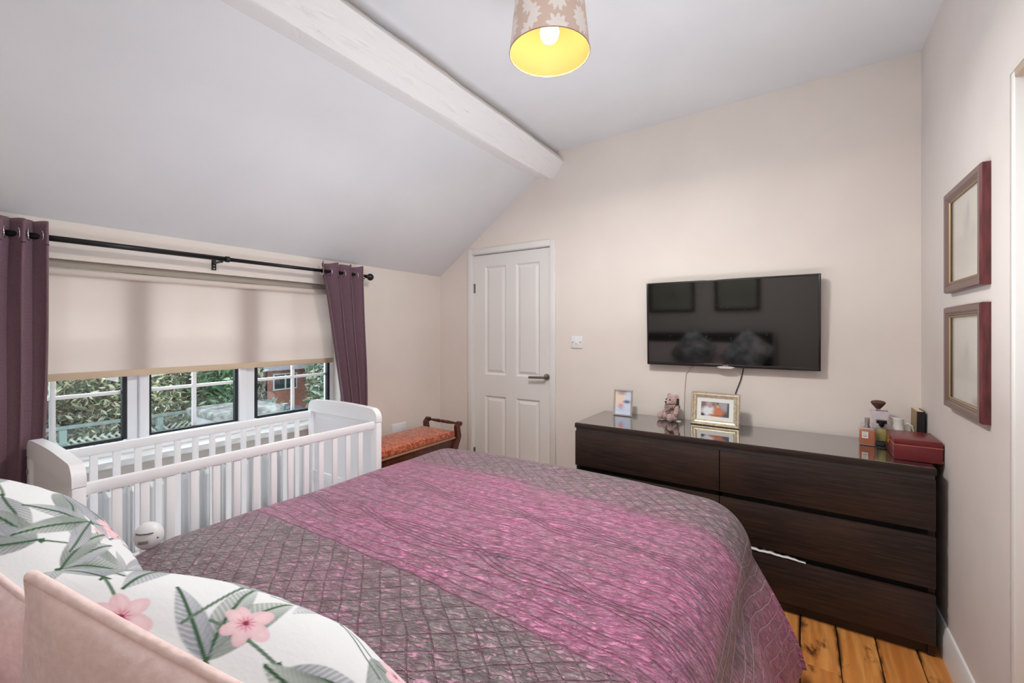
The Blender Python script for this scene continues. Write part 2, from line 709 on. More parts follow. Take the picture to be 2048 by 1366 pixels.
# back wall, with the opening of the panelled door
DX0, DX1, DZ = -2.338, -1.585, 1.985
prof = [(XL - 0.15, -0.08), (DX0, -0.08), (DX0, DZ), (DX1, DZ), (DX1, -0.08), (XR + 1.3, -0.08), (XR + 1.3, 2.9), (XL - 0.15, 2.9)]
g = G()
g.box(XL - 0.15, DX0, YB, YB + 0.12, -0.08, 2.9).box(DX1, XR + 1.3, YB, YB + 0.12, -0.08, 2.9).box(DX0, DX1, YB, YB + 0.12, DZ, 2.9)
g.box(DX0 - 0.2, DX1 + 0.2, YB + 0.12, YB + 0.14, -0.08, DZ + 0.2)
g.build('wall_back', WALL, **S)
# window wall, with the window opening
WY0, WY1, WZ0, WZ1 = 0.215, 1.905, 0.70, 1.657
g = G()
g.box(XL - 0.19, XL, YF - 0.1, WY0, -0.08, 2.0).box(XL - 0.19, XL, WY1, YB + 0.1, -0.08, 2.0)
g.box(XL - 0.19, XL, WY0, WY1, -0.08, WZ0).box(XL - 0.19, XL, WY0, WY1, WZ1, 2.0)
g.build('wall_left', WALL, **S)
# right wall, with a doorway
RY0, RY1, RZ = 1.02, 1.834, 2.075
g = G()
g.box(XR, XR + 0.12, YF - 0.1, RY0, -0.08, 2.9).box(XR, XR + 0.12, RY1, YB, -0.08, 2.9).box(XR, XR + 0.12, RY0, RY1, RZ, 2.9)
g.build('wall_right', WALL_R, **S)
G().box(XL - 0.15, XR + 1.3, YF - 0.1, YF, -0.08, 2.9).build('wall_front', WALL, **S)
G().box(XR + 1.2, XR + 1.3, YF, YB, -0.08, 2.9).build('wall_landing', WALL, **S)
# ceiling: flat part and slope under the rafters
poly = [(XL - 0.19, EAVE - 0.19 * 0.686), (-1.70, 2.522), (-1.62, 2.60), (-1.552, 2.688), (XR, 2.731), (XR + 1.3, 2.731), (XR + 1.3, 2.95), (XL - 0.19, 2.95)]
G().prism(poly, 'y', YF - 0.1, YB + 0.1).build('ceiling', CEIL, **S)

# the hewn beam (a purlin turned to the slope of the roof)
A, B_, C_, D_ = (-1.715, 2.512), (-1.577, 2.477), (-1.470, 2.607), (-1.60, 2.74)
ny = 520
ring = []
for (p, q, n_) in ((A, B_, 10), (B_, C_, 30), (C_, D_, 8), (D_, A, 6)):
    for i in range(n_):
        ring.append((p[0] + (q[0] - p[0]) * i / n_, p[1] + (q[1] - p[1]) * i / n_))
ring = np.array(ring)
ys = np.linspace(YF, YB, ny)
RX, YY = np.meshgrid(ring[:, 0], ys)
RZ_, _ = np.meshgrid(ring[:, 1], ys)
kk = np.meshgrid(np.arange(len(ring)), ys)[0]
dn = smooth_noise(YY * 5, kk * 0.45, 3, 4) * 0.0035
cxm, czm = ring[:, 0].mean(), ring[:, 1].mean()
rad = np.stack([RX - cxm, RZ_ - czm], -1)
rad /= np.linalg.norm(rad, axis=-1, keepdims=True)
edge_wob = np.where(np.isin(kk, [10, 40]), smooth_noise(YY * 7, YY * 0, 9, 3) * 0.006 - 0.004, 0)
end = np.where((YY > 2.74) & (kk <= 11), 0.012, 0)
rb = np.random.default_rng(41)
# axe marks and gouges on the face towards the room
marks = [(0.62, 34, 0.05, 1.2, 0.7), (0.75, 30, 0.06, 1.4, 0.4), (0.80, 36, 0.04, 1.0, -0.4), (0.93, 22, 0.05, 1.0, 0.8), (1.00, 14, 0.05, 1.0, -1.0), (1.06, 13, 0.04, 0.9, -0.8), (1.12, 20, 0.05, 1.1, 0.5), (1.45, 20, 0.04, 1.2, 0.2), (0.45, 36, 0.06, 1.0, 0.1)]
marks += [(rb.uniform(0.3, 2.8), rb.uniform(12, 38), rb.uniform(0.02, 0.05), rb.uniform(0.5, 1.0), rb.uniform(-1, 1)) for _ in range(26)]
for (y_, k_, L_, w_, sl) in marks:
    ky = (kk - k_) - (YY - y_) * 30 * sl
    dn = dn - np.where((kk > 10) & (kk < 40), 0.011 * w_ * np.exp(-((YY - y_) / L_) ** 2 - (ky / (1.2 * w_)) ** 2), 0)
P = np.stack([RX + rad[..., 0] * (dn + edge_wob), YY, RZ_ + rad[..., 1] * (dn + edge_wob) + end], -1)
P = np.concatenate([P, P[:, :1]], 1)
beam = grid_mesh('beam', P, BEAM, None, smooth=35, **S)
# plaster fillet between beam and ceiling
Pf = []
for y in ys:
    w = 0.003 * math.sin(y * 9) + 0.002 * math.sin(y * 23)
    Pf.append([(-1.480, y, 2.600), (-1.483 + w, y, 2.625), (-1.505 + w, y, 2.648), (-1.528, y, 2.668 + w), (-1.545 + w * 1.5, y, 2.694)])
grid_mesh('trim_1', np.array(Pf), WALL, None, smooth=True, **S)

# skirting
def skirt(name, x0, y0, x1, y1, h=0.13, t=0.018):
    dx, dy = x1 - x0, y1 - y0
    L = math.hypot(dx, dy)
    m = Matrix.Translation((x0, y0, 0)) @ Matrix.Rotation(math.atan2(dy, dx), 4, 'Z')
    g = G().prism([(0, 0), (t, 0), (t, h - 0.035), (t * 0.75, h - 0.022), (t * 0.7, h - 0.012), (t * 0.4, h), (0, h)], 'x', 0, L, m)
    return g.build(name, WHITE, smooth=30, **S)

skirt('baseboard_right', XR, RY1 + 0.0, XR, YB)
skirt('baseboard_back', XR, YB, DX1 + 0.05, YB)
o = skirt('baseboard_left', XL, YB, XL, YF)

# ---- window_1
win = tag(empty('window_1', (-2.82, 1.06, 0.735)), kind='structure')
gx0, gx1 = -2.87, -2.795
pan = [(0.256, 0.7376), (0.8476, 1.253), (1.376, 1.858)]
PZ0, PZ1 = 0.808, 1.60
g = G()
g.box(gx0, gx1, WY0, WY1, 0.735, PZ0 - 0.03, 0.004).box(gx0, gx1, WY0, WY1, PZ1 + 0.02, WZ1, 0.004)
g.box(gx0, gx1, WY0, 0.24, PZ0 - 0.03, PZ1 + 0.02, 0.003).box(gx0, gx1, 1.873, WY1, PZ0 - 0.03, PZ1 + 0.02, 0.003)
g.box(gx0, gx1, 0.752, 0.795, PZ0 - 0.03, PZ1 + 0.02, 0.004).box(gx0, gx1, 1.305, 1.36, PZ0 - 0.03, PZ1 + 0.02, 0.004)
g.build('frame', UPVC, win, 30)
# opening casement of the middle light
g = G()
a, b = 0.795, 1.305
sx0, sx1 = -2.86, -2.775
g.box(sx0, sx1, a, 0.836, PZ0 - 0.045, PZ1 + 0.03, 0.006).box(sx0, sx1, 1.266, b, PZ0 - 0.045, PZ1 + 0.03, 0.006)
g.box(sx0, sx1 - 0.001, 0.83, 1.27, PZ0 - 0.045, PZ0 - 0.008, 0.006).box(sx0, sx1 - 0.001, 0.83, 1.27, PZ1 + 0.005, PZ1 + 0.03, 0.006)
g.build('casement', UPVC, win, 30)
for i, (a, b) in enumerate(pan):
    pn = G().box(-2.829, -2.823, a - 0.012, b + 0.012, PZ0 - 0.02, PZ1 + 0.01).build('pane', PANE, win)
    t_ = 0.009
    g = G()
    w0, w1 = -2.822, -2.797
    g.box(w0, w1, a - 0.014, a + 0.002, PZ0 - 0.008, PZ1).box(w0, w1, b - 0.004, b + 0.014, PZ0 - 0.008, PZ1)
    g.box(w0, w1, a, b, PZ0 - 0.012, PZ0 + 0.003).box(w0, w1, a, b, PZ1 - 0.004, PZ1 + 0.008)
    g.build('gasket', GASKET, pn)
    for z in (1.032, 1.262, 1.49):
        G().box(-2.835, -2.818, a, b, z - 0.009, z + 0.009, 0.004).build('glazing_bar', UPVC, pn, 30)
    ym = (a + b) / 2
    G().box(-2.836, -2.817, ym - 0.010, ym + 0.010, PZ0, PZ1, 0.004).build('glazing_bar', UPVC, pn, 30)
g = G()
g.box(-2.875, -2.655, WY0 - 0.03, WY1 + 0.03, 0.700, 0.7335, 0.008)
g.build('sill', WHITE, win, 30)
g = G().box(-2.795, -2.772, WY0 + 0.01, WY1 - 0.01, 0.7335, 0.752, 0.004)
g.build('bead', UPVC, win, 30)
# outside sill
G().box(-2.98, -2.87, WY0 - 0.03, WY1 + 0.03, 0.70, 0.73, 0.006).build('outer_sill', WHITE, win, 30)

# ---- door_1: four-panel door in the back wall
door = tag(empty('door_1', (-1.96, YB, 0)), kind='structure')
YD = YB + 0.012
lx0, lx1, lz0, lz1 = DX0 + 0.004, DX1 - 0.004, 0.008, 1.977
leaf = G()
px = [(-2.218, -2.004), (-1.907, -1.686)]
pz = [(0.20, 0.794), (0.972, 1.878)]
# stiles and rails between the panels
leaf.box(lx0, px[0][0], YD, YD + 0.036, lz0, lz1).box(px[0][1], px[1][0], YD, YD + 0.036, lz0, lz1).box(px[1][1], lx1, YD, YD + 0.036, lz0, lz1)
for (a, b) in px:
    for (z0, z1) in ((lz0, pz[0][0]), (pz[0][1], pz[1][0]), (pz[1][1], lz1)):
        leaf.box(a, b, YD, YD + 0.036, z0, z1)
lf = leaf.build('door_leaf', WHITE, door)
for (a, b) in px:
    for (z0, z1) in pz:
        g = G()
        R_ = [(0.0, 0.0), (0.010, 0.009), (0.016, 0.012), (0.022, 0.011), (0.040, 0.003)]
        rings = []
        for (d_, dy) in R_:
            rings.append([(a + d_, YD + dy, z0 + d_), (b - d_, YD + dy, z0 + d_), (b - d_, YD + dy, z1 - d_), (a + d_, YD + dy, z1 - d_)])
        vs = [p for r_ in rings for p in r_]
        fs = []
        for i in range(len(rings) - 1):
            for j in range(4):
                fs.append((i * 4 + j, i * 4 + (j + 1) % 4, (i + 1) * 4 + (j + 1) % 4, (i + 1) * 4 + j))
        n_ = (len(rings) - 1) * 4
        fs.append((n_, n_ + 1, n_ + 2, n_ + 3))
        # back face closes the panel
        vs += [(a, YD + 0.03, z0), (b, YD + 0.03, z0), (b, YD + 0.03, z1), (a, YD + 0.03, z1)]
        q = len(vs) - 4
        fs += [(q, q + 3, q + 2, q + 1)] + [(j, q + j, q + (j + 1) % 4, (j + 1) % 4) for j in range(4)]
        g.add(vs, fs).build('door_panel', WHITE, lf)
g = G()
fy0, fy1 = YB - 0.018, YB + 0.05
g.box(DX0 - 0.046, DX0, YB - 0.018, YB, 0, DZ + 0.045, 0.004).box(DX1, DX1 + 0.046, YB - 0.018, YB, 0, DZ + 0.045, 0.004)
g.box(DX0, DX1, YB - 0.0178, YB, DZ, DZ + 0.045, 0.004)
g.build('architrave', WHITE, door, 30)
g = G().box(DX0, DX0 + 0.003, YB, YB + 0.10, 0, DZ).box(DX1 - 0.003, DX1, YB, YB + 0.10, 0, DZ).box(DX0, DX1, YB, YB + 0.10, DZ - 0.003, DZ)
g.build('door_lining', WHITE, door)
hd = G().lathe([(0.0, 0.0), (0.025, 0.0), (0.0255, -0.004), (0.024, -0.009), (0.011, -0.010), (0.010, -0.045), (0.0, -0.046)], (-1.623, YD, 0.982), 'y', 28)
hd = hd.build('handle', STEEL, door, 35)
G().tube([(-1.615, YD - 0.046, 0.982), (-1.632, YD - 0.047, 0.9815), (-1.70, YD - 0.048, 0.979), (-1.757, YD - 0.049, 0.977)], 0.0098, 14).build('lever', STEEL, hd, 35)
for z in (1.70, 0.30):
    g = G().box(DX0 - 0.004, DX0 + 0.018, YD - 0.0035, YD + 0.004, z - 0.04, z + 0.04, 0.001)
    for j in range(5):
        g.lathe([(0.0045, z - 0.04 + j * 0.016), (0.0045, z - 0.026 + j * 0.016)], (DX0 + 0.002, YD - 0.005, 0), 'z', 10)
    g.build('hinge', STEEL, door)
G().box(DX1 - 0.006, DX1 + 0.002, YD - 0.006, YD + 0.004, 0.965, 0.998, 0.001).build('latch', plain('dark_latch', lin(45, 42, 40), 0.4, 0.8), door)

# ---- door_2: white lined doorway in the right wall
d2 = tag(empty('door_2', (XR + 0.06, 1.43, 0)), kind='structure')
g = G().box(XR + 0.002, XR + 0.13, RY1 - 0.028, RY1 - 0.001, 0, RZ - 0.001, 0.003).box(XR + 0.002, XR + 0.13, RY0 + 0.001, RY0 + 0.028, 0, RZ - 0.001, 0.003)
g.build('door_lining', plain('bright_white_gloss', lin(247, 247, 245), 0.35), d2, 30)
G().box(XR + 0.001, XR + 0.13, RY0 + 0.028, RY1 - 0.028, RZ - 0.022, RZ - 0.001, 0.003).build('door_head', plain('tan_soffit_shade', lin(186, 166, 146), 0.6), d2, 30)  # shade under the white head lining, put into its tan colour
g = G().box(XR + 0.062, XR + 0.078, RY0 + 0.028, RY0 + 0.04, 0, RZ - 0.03).box(XR + 0.062, XR + 0.078, RY1 - 0.04, RY1 - 0.028, 0, RZ - 0.03)
g.build('door_stop', WHITE, d2)
g = G().box(XR + 0.079, XR + 0.118, RY0 + 0.031, RY1 - 0.031, 0.008, RZ - 0.031, 0.002)
lf2 = g.build('door_leaf', WHITE, d2, 30)
for (ya, yb_) in ((RY0 + 0.13, RY0 + 0.36), (RY0 + 0.45, RY0 + 0.68)):
    for (z0, z1) in ((0.2, 0.8), (0.97, 1.9)):
        G().box(XR + 0.074, XR + 0.082, ya, yb_, z0, z1, 0.006).build('door_panel', WHITE, lf2, 30)

# ---------------------------------------------------------------- bed
BX0, BX1, BY0, BY1 = -1.79, -0.29, -0.06, 1.93
bed = thing('bed', 'double bed with dark wooden headboard under a pink and grey quilt', 'bed', (-1.04, 0.95, 0))
G().box(BX0 + 0.02, BX1 - 0.02, BY0, BY1 - 0.02, 0.10, 0.34, 0.02).build('base', fabric('bed_base_fabric', lin(70, 60, 58), lin(90, 80, 78), 500), bed, 30)
G().box(BX0, BX1, BY0, BY1, 0.342, 0.575, 0.05).build('mattress', WHITEF, bed, 30)
hb = G().box(BX0 - 0.03, BX1 + 0.03, -0.125, -0.075, 0.15, 1.04, 0.012).box(BX0 - 0.04, BX1 + 0.04, -0.135, -0.066, 1.04, 1.075, 0.012)
hb.build('headboard', DWOOD, bed, 30)
for x in (BX0 + 0.06, BX1 - 0.06):
    for y in (BY0 + 0.06, BY1 - 0.08):
        G().lathe([(0.03, 0.0), (0.026, 0.02), (0.026, 0.10)], (x, y, 0), 'z', 14).build('foot', BLACKM, bed)

# quilt: flat on top, rolled over the edges, hanging at both sides and the foot
QX0, QX1, QY0, QY1, QZ = -1.728, -0.340, 0.36, 1.925, 0.640
rad_ = 0.185
na, nb = 360, 330
ua = np.linspace(-0.66, (QX1 - QX0) + 0.70, na)      # arc length across
vb = np.linspace(0.0, (QY1 - QY0) + 0.62, nb)
UA, VB = np.meshgrid(ua, vb, indexing='ij')
W_ = QX1 - QX0
L_ = QY1 - QY0
da = np.where(UA < 0, UA, np.where(UA > W_, UA - W_, 0.0))
db = np.where(VB > L_, VB - L_, 0.0)
# arc length along the roll, rounded at the corner
dl = np.sqrt(da ** 2 + db ** 2)
lim = 0.70
sc_ = np.where(dl > lim, lim / np.maximum(dl, 1e-9), 1.0)
da, db, dl = da * sc_, db * sc_, dl * sc_
q_ = rad_ * PI / 2
th_ = np.minimum(dl, q_) / rad_
out = rad_ * np.sin(th_)
drop = rad_ * (1 - np.cos(th_))
ext = np.maximum(dl - q_, 0)
fl = np.where(da > 0, 0.50, 0.03)
fl = fl * np.where(db > 0, np.clip(1 - db / 0.5, 0.35, 1), 1)
out = out + fl * (ext - 0.75 * ext ** 2)
drop = drop + ext * (1 - 0.12 * (fl > 0.1))
nx = np.where(dl > 0, da / np.maximum(dl, 1e-9), 0)
nyv = np.where(dl > 0, db / np.maximum(dl, 1e-9), 0)
tang = np.where(np.abs(da) > np.abs(db), VB, UA)
phi = np.arctan2(db, np.abs(da) + 1e-9)
fold = (np.sin(tang * 13 + 0.6) * 0.5 + np.sin(tang * 29) * 0.25) * np.clip(ext / 0.3, 0, 1) * 0.030
fold += np.sin(phi * 6.0 + 0.5) * np.clip(ext / 0.35, 0, 1) * 0.030 * (np.abs(da) > 0) * (db > 0)
out = out + fold * np.where(da < 0, 0.4, 1)
X0 = QX0 + np.clip(UA, 0, W_) + nx * out
Y0 = QY0 + np.clip(VB, 0, L_) + nyv * out
ct = (np.clip(UA, 0, W_) / W_ - 0.5) * 2
cl = np.clip(VB / L_, 0, 1)
Z0 = QZ + 0.018 * (1 - ct ** 2) - drop
Z0 += smooth_noise(UA * 5, VB * 5, 5, 4) * 0.006 * np.clip(1 - ext * 3, 0.2, 1)
Z0 -= 0.05 * np.clip((0.25 - VB) / 0.25, 0, 1)
Z0 = np.maximum(Z0, 0.03)
P = np.stack([X0, Y0, Z0], -1)
uvq = np.stack([UA + QX0, VB + QY0], -1)
quilt = grid_mesh('quilt', P, QUILT, None, uv=uvq)
tag(quilt, 'shiny pink and grey silk quilt with stitched waves and diamonds over the bed', 'quilt')
md = quilt.modifiers.new('thick', 'SOLIDIFY')
md.thickness = 0.012
md.offset = -1


# ---- floral cushions
def srgb(c):
    return np.array(lin(*c))


def paint_floral(U, V, seed, size, ls):
    r = np.random.default_rng(seed)
    img = np.zeros(U.shape + (3,)) + srgb((216, 217, 220))

    def over(mask, col):
        nonlocal img
        img = img * (1 - mask[..., None]) + (col if isinstance(col, np.ndarray) and col.ndim == 3 else np.broadcast_to(col, img.shape)) * mask[..., None]

    def sm(x, a, b):
        t = np.clip((x - a) / (b - a), 0, 1)
        return t * t * (3 - 2 * t)

    def stem(x0, y0, ang, L, k, w, col):
        c, s = math.cos(ang), math.sin(ang)
        x = (U - x0) * c + (V - y0) * s
        y = -(U - x0) * s + (V - y0) * c - k * x * x
        over(sm(np.abs(y), w, w * 0.5) * (x > 0) * (x < L), col)

    def leaf(x0, y0, ang, L, W, k, cols, rib=True, alpha=0.9):
        c, s = math.cos(ang), math.sin(ang)
        x = (U - x0) * c + (V - y0) * s
        y = -(U - x0) * s + (V - y0) * c - k * x * x
        t = np.clip(x / L, 0, 1)
        hw = W * np.sin(PI * t ** 0.8) ** 0.8
        ins = sm(np.abs(y), hw, hw - 0.0025) * (x > 0) * (x < L)
        g = 0.5 + 0.5 * np.sin(x * 24 + y * 60 + seed)
        col = srgb(cols[0]) * (1 - g[..., None]) + srgb(cols[1]) * g[..., None]
        vein = sm(np.abs(((x - np.abs(y) * 1.1) / 0.0075) % 1 - 0.5), 0.10, 0.26)
        edge = sm(np.abs(y) / np.maximum(hw, 1e-5), 0.55, 0.95)
        col = col * (1 - 0.22 * (vein * (0.35 + 0.65 * (y > 0)) * 1.7)[..., None]) * (1 - 0.10 * edge[..., None])
        over(ins * alpha, col)
        if rib:
            over(sm(np.abs(y), 0.0027, 0.0012) * (x > -0.01) * (x < L * 0.97), srgb((52, 84, 58)))

    def flower(x0, y0, R):
        a0 = r.uniform(0, 6)
        for i in range(6):
            a = a0 + i * PI / 3 + r.uniform(-0.25, 0.25)
            R_ = R * r.uniform(0.7, 1.2)
            cx, cy = x0 + math.cos(a) * R_ * 0.5, y0 + math.sin(a) * R_ * 0.5
            c, s = math.cos(a), math.sin(a)
            x = ((U - cx) * c + (V - cy) * s) / (R_ * 0.60)
            y = (-(U - cx) * s + (V - cy) * c) / (R_ * 0.36)
            d = np.sqrt(x * x + y * y)
            col = srgb((224, 192, 198)) * (1 - sm(d, 0.2, 1)[..., None]) + srgb((216, 178, 186)) * sm(d, 0.2, 1)[..., None]
            over(sm(d, 1.0, 0.85) * 0.92, col)
        d = np.hypot(U - x0, V - y0)
        ang = np.arctan2(V - y0, U - x0)
        over(sm(d, R * 0.42, R * 0.1) * (0.5 + 0.5 * np.sin(ang * 11)), srgb((190, 70, 105)))
        over(sm(d, R * 0.13, R * 0.07), srgb((120, 40, 70)))

    greens = [((142, 150, 149), (192, 197, 196)), ((160, 163, 169), (204, 206, 210)), ((132, 142, 136), (184, 191, 186)), ((152, 156, 165), (194, 198, 206))]
    U, V, size = U / ls, V / ls, size / ls
    n = int(round(size / 0.099))
    pts = []
    for i in range(-1, n + 1):
        for j in range(-1, n + 1):
            pts.append(((i + 0.5 + r.uniform(-0.3, 0.3)) * size / n, (j + 0.5 + r.uniform(-0.3, 0.3)) * size / n))
    r.shuffle(pts)
    for i, (x, y) in enumerate(pts):
        a = r.uniform(0, 2 * PI)
        stem(x, y, a + PI, 0.10, r.uniform(-2, 2), 0.0027, srgb((92, 112, 96)))
        for j in range(3):
            aj = a + (j - 1) * 0.55 + r.uniform(-0.2, 0.2)
            g_ = greens[int(r.integers(0, 4))]
            leaf(x, y, aj, r.uniform(0.10, 0.165), r.uniform(0.016, 0.024), r.uniform(-3, 3), g_, rib=r.uniform() < 0.65)
        if i % 4 == 0:
            aa = a + PI + r.uniform(-0.4, 0.4)
            flower(x + math.cos(aa) * 0.07, y + math.sin(aa) * 0.07, r.uniform(0.026, 0.036))
    return img


def ortho(eR, eL):
    eR = np.array(eR, float)
    eR /= np.linalg.norm(eR)
    eL = np.array(eL, float)
    eL -= eR * eR.dot(eL)
    eL /= np.linalg.norm(eL)
    n = np.cross(eR, eL)
    return eR, eL, n


def pillow_surface(T, eR, eL, nrm, sx, sy, H, N, seed, pinch=0.04, pw=0.42, wr=0.006):
    a = 0.5 - 0.5 * np.cos(np.linspace(0, PI, N))
    A_, B2 = np.meshgrid(a, a, indexing='ij')
    ea = 4 * A_ * (1 - A_)
    eb = 4 * B2 * (1 - B2)
    h = H * (ea * eb) ** pw * (1 + 0.12 * smooth_noise(A_ * 6, B2 * 6, seed, 2))
    # sides bow inwards between the corners
    pa = (A_ - 0.5) * 2
    pb = (B2 - 0.5) * 2
    As = 0.5 + pa / 2 * (1 - pinch * eb)
    Bs = 0.5 + pb / 2 * (1 - pinch * ea)
    wrk = smooth_noise(A_ * 16, B2 * 16, seed + 3, 3) * wr * (ea * eb) ** 0.3
    P = T + As[..., None] * sx * eR + Bs[..., None] * sy * eL + (h + wrk)[..., None] * nrm
    # the print follows the cloth over the bulge
    def arc(L):
        hh = H * (4 * a * (1 - a)) ** pw
        d = np.sqrt((L * np.diff(a)) ** 2 + np.diff(hh) ** 2)
        q = np.concatenate([[0], np.cumsum(d)])
        return q - q[N // 2] + L / 2
    U, V = np.meshgrid(arc(sx), arc(sy), indexing='ij')
    return P, U, V


def cushion(name, label, T, eR, eL, size, Hf, Hb, seed, ls, N):
    eR, eL, n = ortho(eR, eL)
    T = np.array(T)
    c = T + (eR + eL) * size / 2
    t = thing(name, label, 'cushion', tuple(c), (0, 0, 0), 'floral cushions on the bed')
    P, U, V = pillow_surface(T, eR, eL, n, size, size, Hf, N, seed)
    grid_mesh('front_cover', P, FLORAL, t, col=paint_floral(U, V, seed, size, ls), label='white cotton front printed with grey leaves and pink flowers')
    P2, _, _ = pillow_surface(T, eR, eL, -n, size, size, Hb, 120, seed + 50, wr=0.006)
    grid_mesh('back_cover', P2, PINKF, t, flip=True, label='plain pink back')
    Pe, _, _ = pillow_surface(T, eR, eL, n, size, size, 0.0, 120, seed)
    loop = [tuple(p) for p in Pe[:, 0]] + [tuple(p) for p in Pe[-1, 1:]] + [tuple(p) for p in Pe[-2::-1, -1]] + [tuple(p) for p in Pe[0, -2:0:-1]]
    G().tube(loop, 0.0045, 8, True).build('piping', PINKF, t, True)
    return t


cushion('floral_cushion', 'floral cushion nearest the camera with pink back, corner pointing up', (-0.51, 0.078, 1.145), (0.688, 0.518, -0.505), (-0.59, 0.11, -0.80), 0.435, 0.135, 0.06, 11, 0.80, 460)
cushion('floral_cushion.001', 'floral cushion farther from the camera, nearer the crib and left curtain', (-1.11, 0.006, 1.143), (0.75, 0.40, -0.53), (-0.59, 0.11, -0.80), 0.42, 0.185, 0.06, 23, 0.92, 360)


def bed_pillow(name, label, cx, seed):
    eR, eL, n = ortho((1, 0, 0), (0, 0.40, -0.92))
    n = -n if n[1] < 0 else n
    T = np.array((cx - 0.34, -0.045, 0.965))
    t = thing(name, label, 'pillow', (cx, 0.0, 0.6), (0, 0, 0), 'pink pillows against the headboard')
    P, _, _ = pillow_surface(T, eR, eL, n, 0.68, 0.40, 0.05, 90, seed, 0.03, wr=0.008)
    P2, _, _ = pillow_surface(T, eR, eL, -n, 0.68, 0.40, 0.02, 60, seed + 4, 0.03, wr=0.0)
    grid_mesh('front_cover', P, PALEP, t)
    grid_mesh('back_cover', P2, PALEP, t, flip=True)
    return t


bed_pillow('bed_pillow', 'pale pink pillow behind the nearest floral cushion, against the headboard', -0.69, 31)
bed_pillow('bed_pillow.001', 'pale pink pillow behind the far floral cushion, on the crib side', -1.41, 37)

# small white device at the edge of the bed
t = thing('baby_monitor', 'small rounded white electronic device at the bed edge before the crib', 'baby monitor', (-1.80, 0.54, 0.615), (0, 0, 0.9))
m = Matrix.Translation((-1.80, 0.54, 0.615)) @ Matrix.Rotation(0.9, 4, 'Z')
g = G().ball((0, 0, 0.045), (0.042, 0.030, 0.045), 24, m)
g.build('body', plain('white_plastic', lin(232, 234, 236), 0.35), t, True)
G().box(-0.018, 0.010, -0.0315, -0.026, 0.030, 0.040, 0.002, m).build('label_plate', plain('grey_label', lin(130, 132, 120), 0.5), t)
G().tube([m @ Vector((0.031 * math.cos(a), -0.029 * abs(math.sin(a)) ** 0.7 * 0.98 - 0.002, 0.062)) for a in np.linspace(PI * 1.15, PI * 1.75, 14)], 0.0016, 6).build('groove', plain('dark_groove', lin(60, 62, 70), 0.5), t)
G().ball((0.030, -0.017, 0.043), 0.004, 10, m).build('button', plain('dark_button', lin(70, 74, 80), 0.5), t)

# ---------------------------------------------------------------- crib
CX0, CX1, CY0, CY1 = -2.60, -1.945, 0.385, 1.625
crib = thing('crib', 'white wooden slatted crib between the bed and the window', 'crib', (-2.27, 1.0, 0))


def round_rect_top(x0, x1, z0, z1, r, arch=0.008, n=8):
    pts = [(x0, z0), (x1, z0)]
    for i in range(n + 1):
        a = (PI / 2) * i / n
        pts.append((x1 - r + r * math.cos(a), z1 - r + r * math.sin(a)))
    for i in range(1, 6):
        q = i / 6
        pts.append((x1 - r + (x0 - x1 + 2 * r) * q, z1 + arch * math.sin(PI * q)))
    for i in range(n + 1):
        a = PI / 2 + (PI / 2) * i / n
        pts.append((x0 + r + r * math.cos(a), z1 - r + r * math.sin(a)))
    return pts


for (y0, y1, sgn) in ((CY0, CY0 + 0.036, 1), (CY1 - 0.036, CY1, -1)):
    e = G().prism(round_rect_top(CX0, CX1, 0.832, 0.905, 0.055), 'y', y0, y1)
    ep = e.build('end_board', CRIBW, crib, 30)
    for x0 in (CX0, CX1 - 0.05):
        G().box(x0, x0 + 0.05, y0, y1, 0.0, 0.8305, 0.005).build('post', CRIBW, crib, 30)
    G().box(CX0 + 0.05, CX1 - 0.05, (y0 + y1) / 2 - 0.007, (y0 + y1) / 2 + 0.007, 0.30, 0.834).build('end_panel', CRIBW, crib)
    G().box(CX0 + 0.05, CX1 - 0.05, y0 + 0.003, y1 - 0.003, 0.40, 0.465, 0.004).build('end_rail', CRIBW, crib, 30)
    G().box(CX0 + 0.05, CX1 - 0.05, y0 + 0.003, y1 - 0.003, 0.24, 0.30, 0.004).build('end_rail', CRIBW, crib, 30)
for x in (CX0 + 0.025, CX1 - 0.025):
    G().box(x - 0.012, x + 0.012, CY0 + 0.036, CY1 - 0.036, 0.797, 0.836, 0.005).build('side_rail', CRIBW, crib, 30)
    G().box(x - 0.012, x + 0.012, CY0 + 0.036, CY1 - 0.036, 0.24, 0.29, 0.005).build('side_rail', CRIBW, crib, 30)
    for i in range(14):
        y = 0.502 + 0.0768 * i
        G().box(x - 0.007, x + 0.007, y - 0.0135, y + 0.0135, 0.288, 0.799, 0.003).build('slat', CRIBW, crib, 30)
    for y in (CY0 - 0.002, CY1 + 0.002):
        g = G().lathe([(0.0, 0.006), (0.008, 0.005), (0.009, 0.0), (0.009, -0.004)], (x, y, 0.775), 'y', 14)
        g.build('bolt', STEEL, crib)
G().box(CX0 + 0.04, CX1 - 0.04, CY0 + 0.04, CY1 - 0.04, 0.30, 0.315).build('mattress_base', CRIBW, crib)

# ---------------------------------------------------------------- radiator below the window
rad = thing('radiator', 'white ribbed panel radiator below the window behind the crib', 'radiator', (-2.67, 1.03, 0.12))
RA0, RA1 = 0.46, 1.612
prof = []
n_r = 23
pit = (RA1 - RA0) / n_r
for i in range(n_r):
    y = RA0 + i * pit
    prof += [(y, -2.652), (y + pit * 0.28, -2.652), (y + pit * 0.38, -2.638), (y + pit * 0.90, -2.638)]
prof.append((RA1, -2.652))
vs, fs = [], []
for z in (0.12, 0.14, 0.575, 0.598):
    fl_ = z in (0.12, 0.598)
    for (y, x) in prof:
        vs.append((-2.652 if fl_ else x, y, z))
n_p = len(prof)
for i in range(3):
    for j in range(n_p - 1):
        fs.append((i * n_p + j, i * n_p + j + 1, (i + 1) * n_p + j + 1, (i + 1) * n_p + j))
RADM = plain('radiator_enamel', lin(236, 239, 241), 0.35)
G().add(vs, fs).build('panel', RADM, rad)
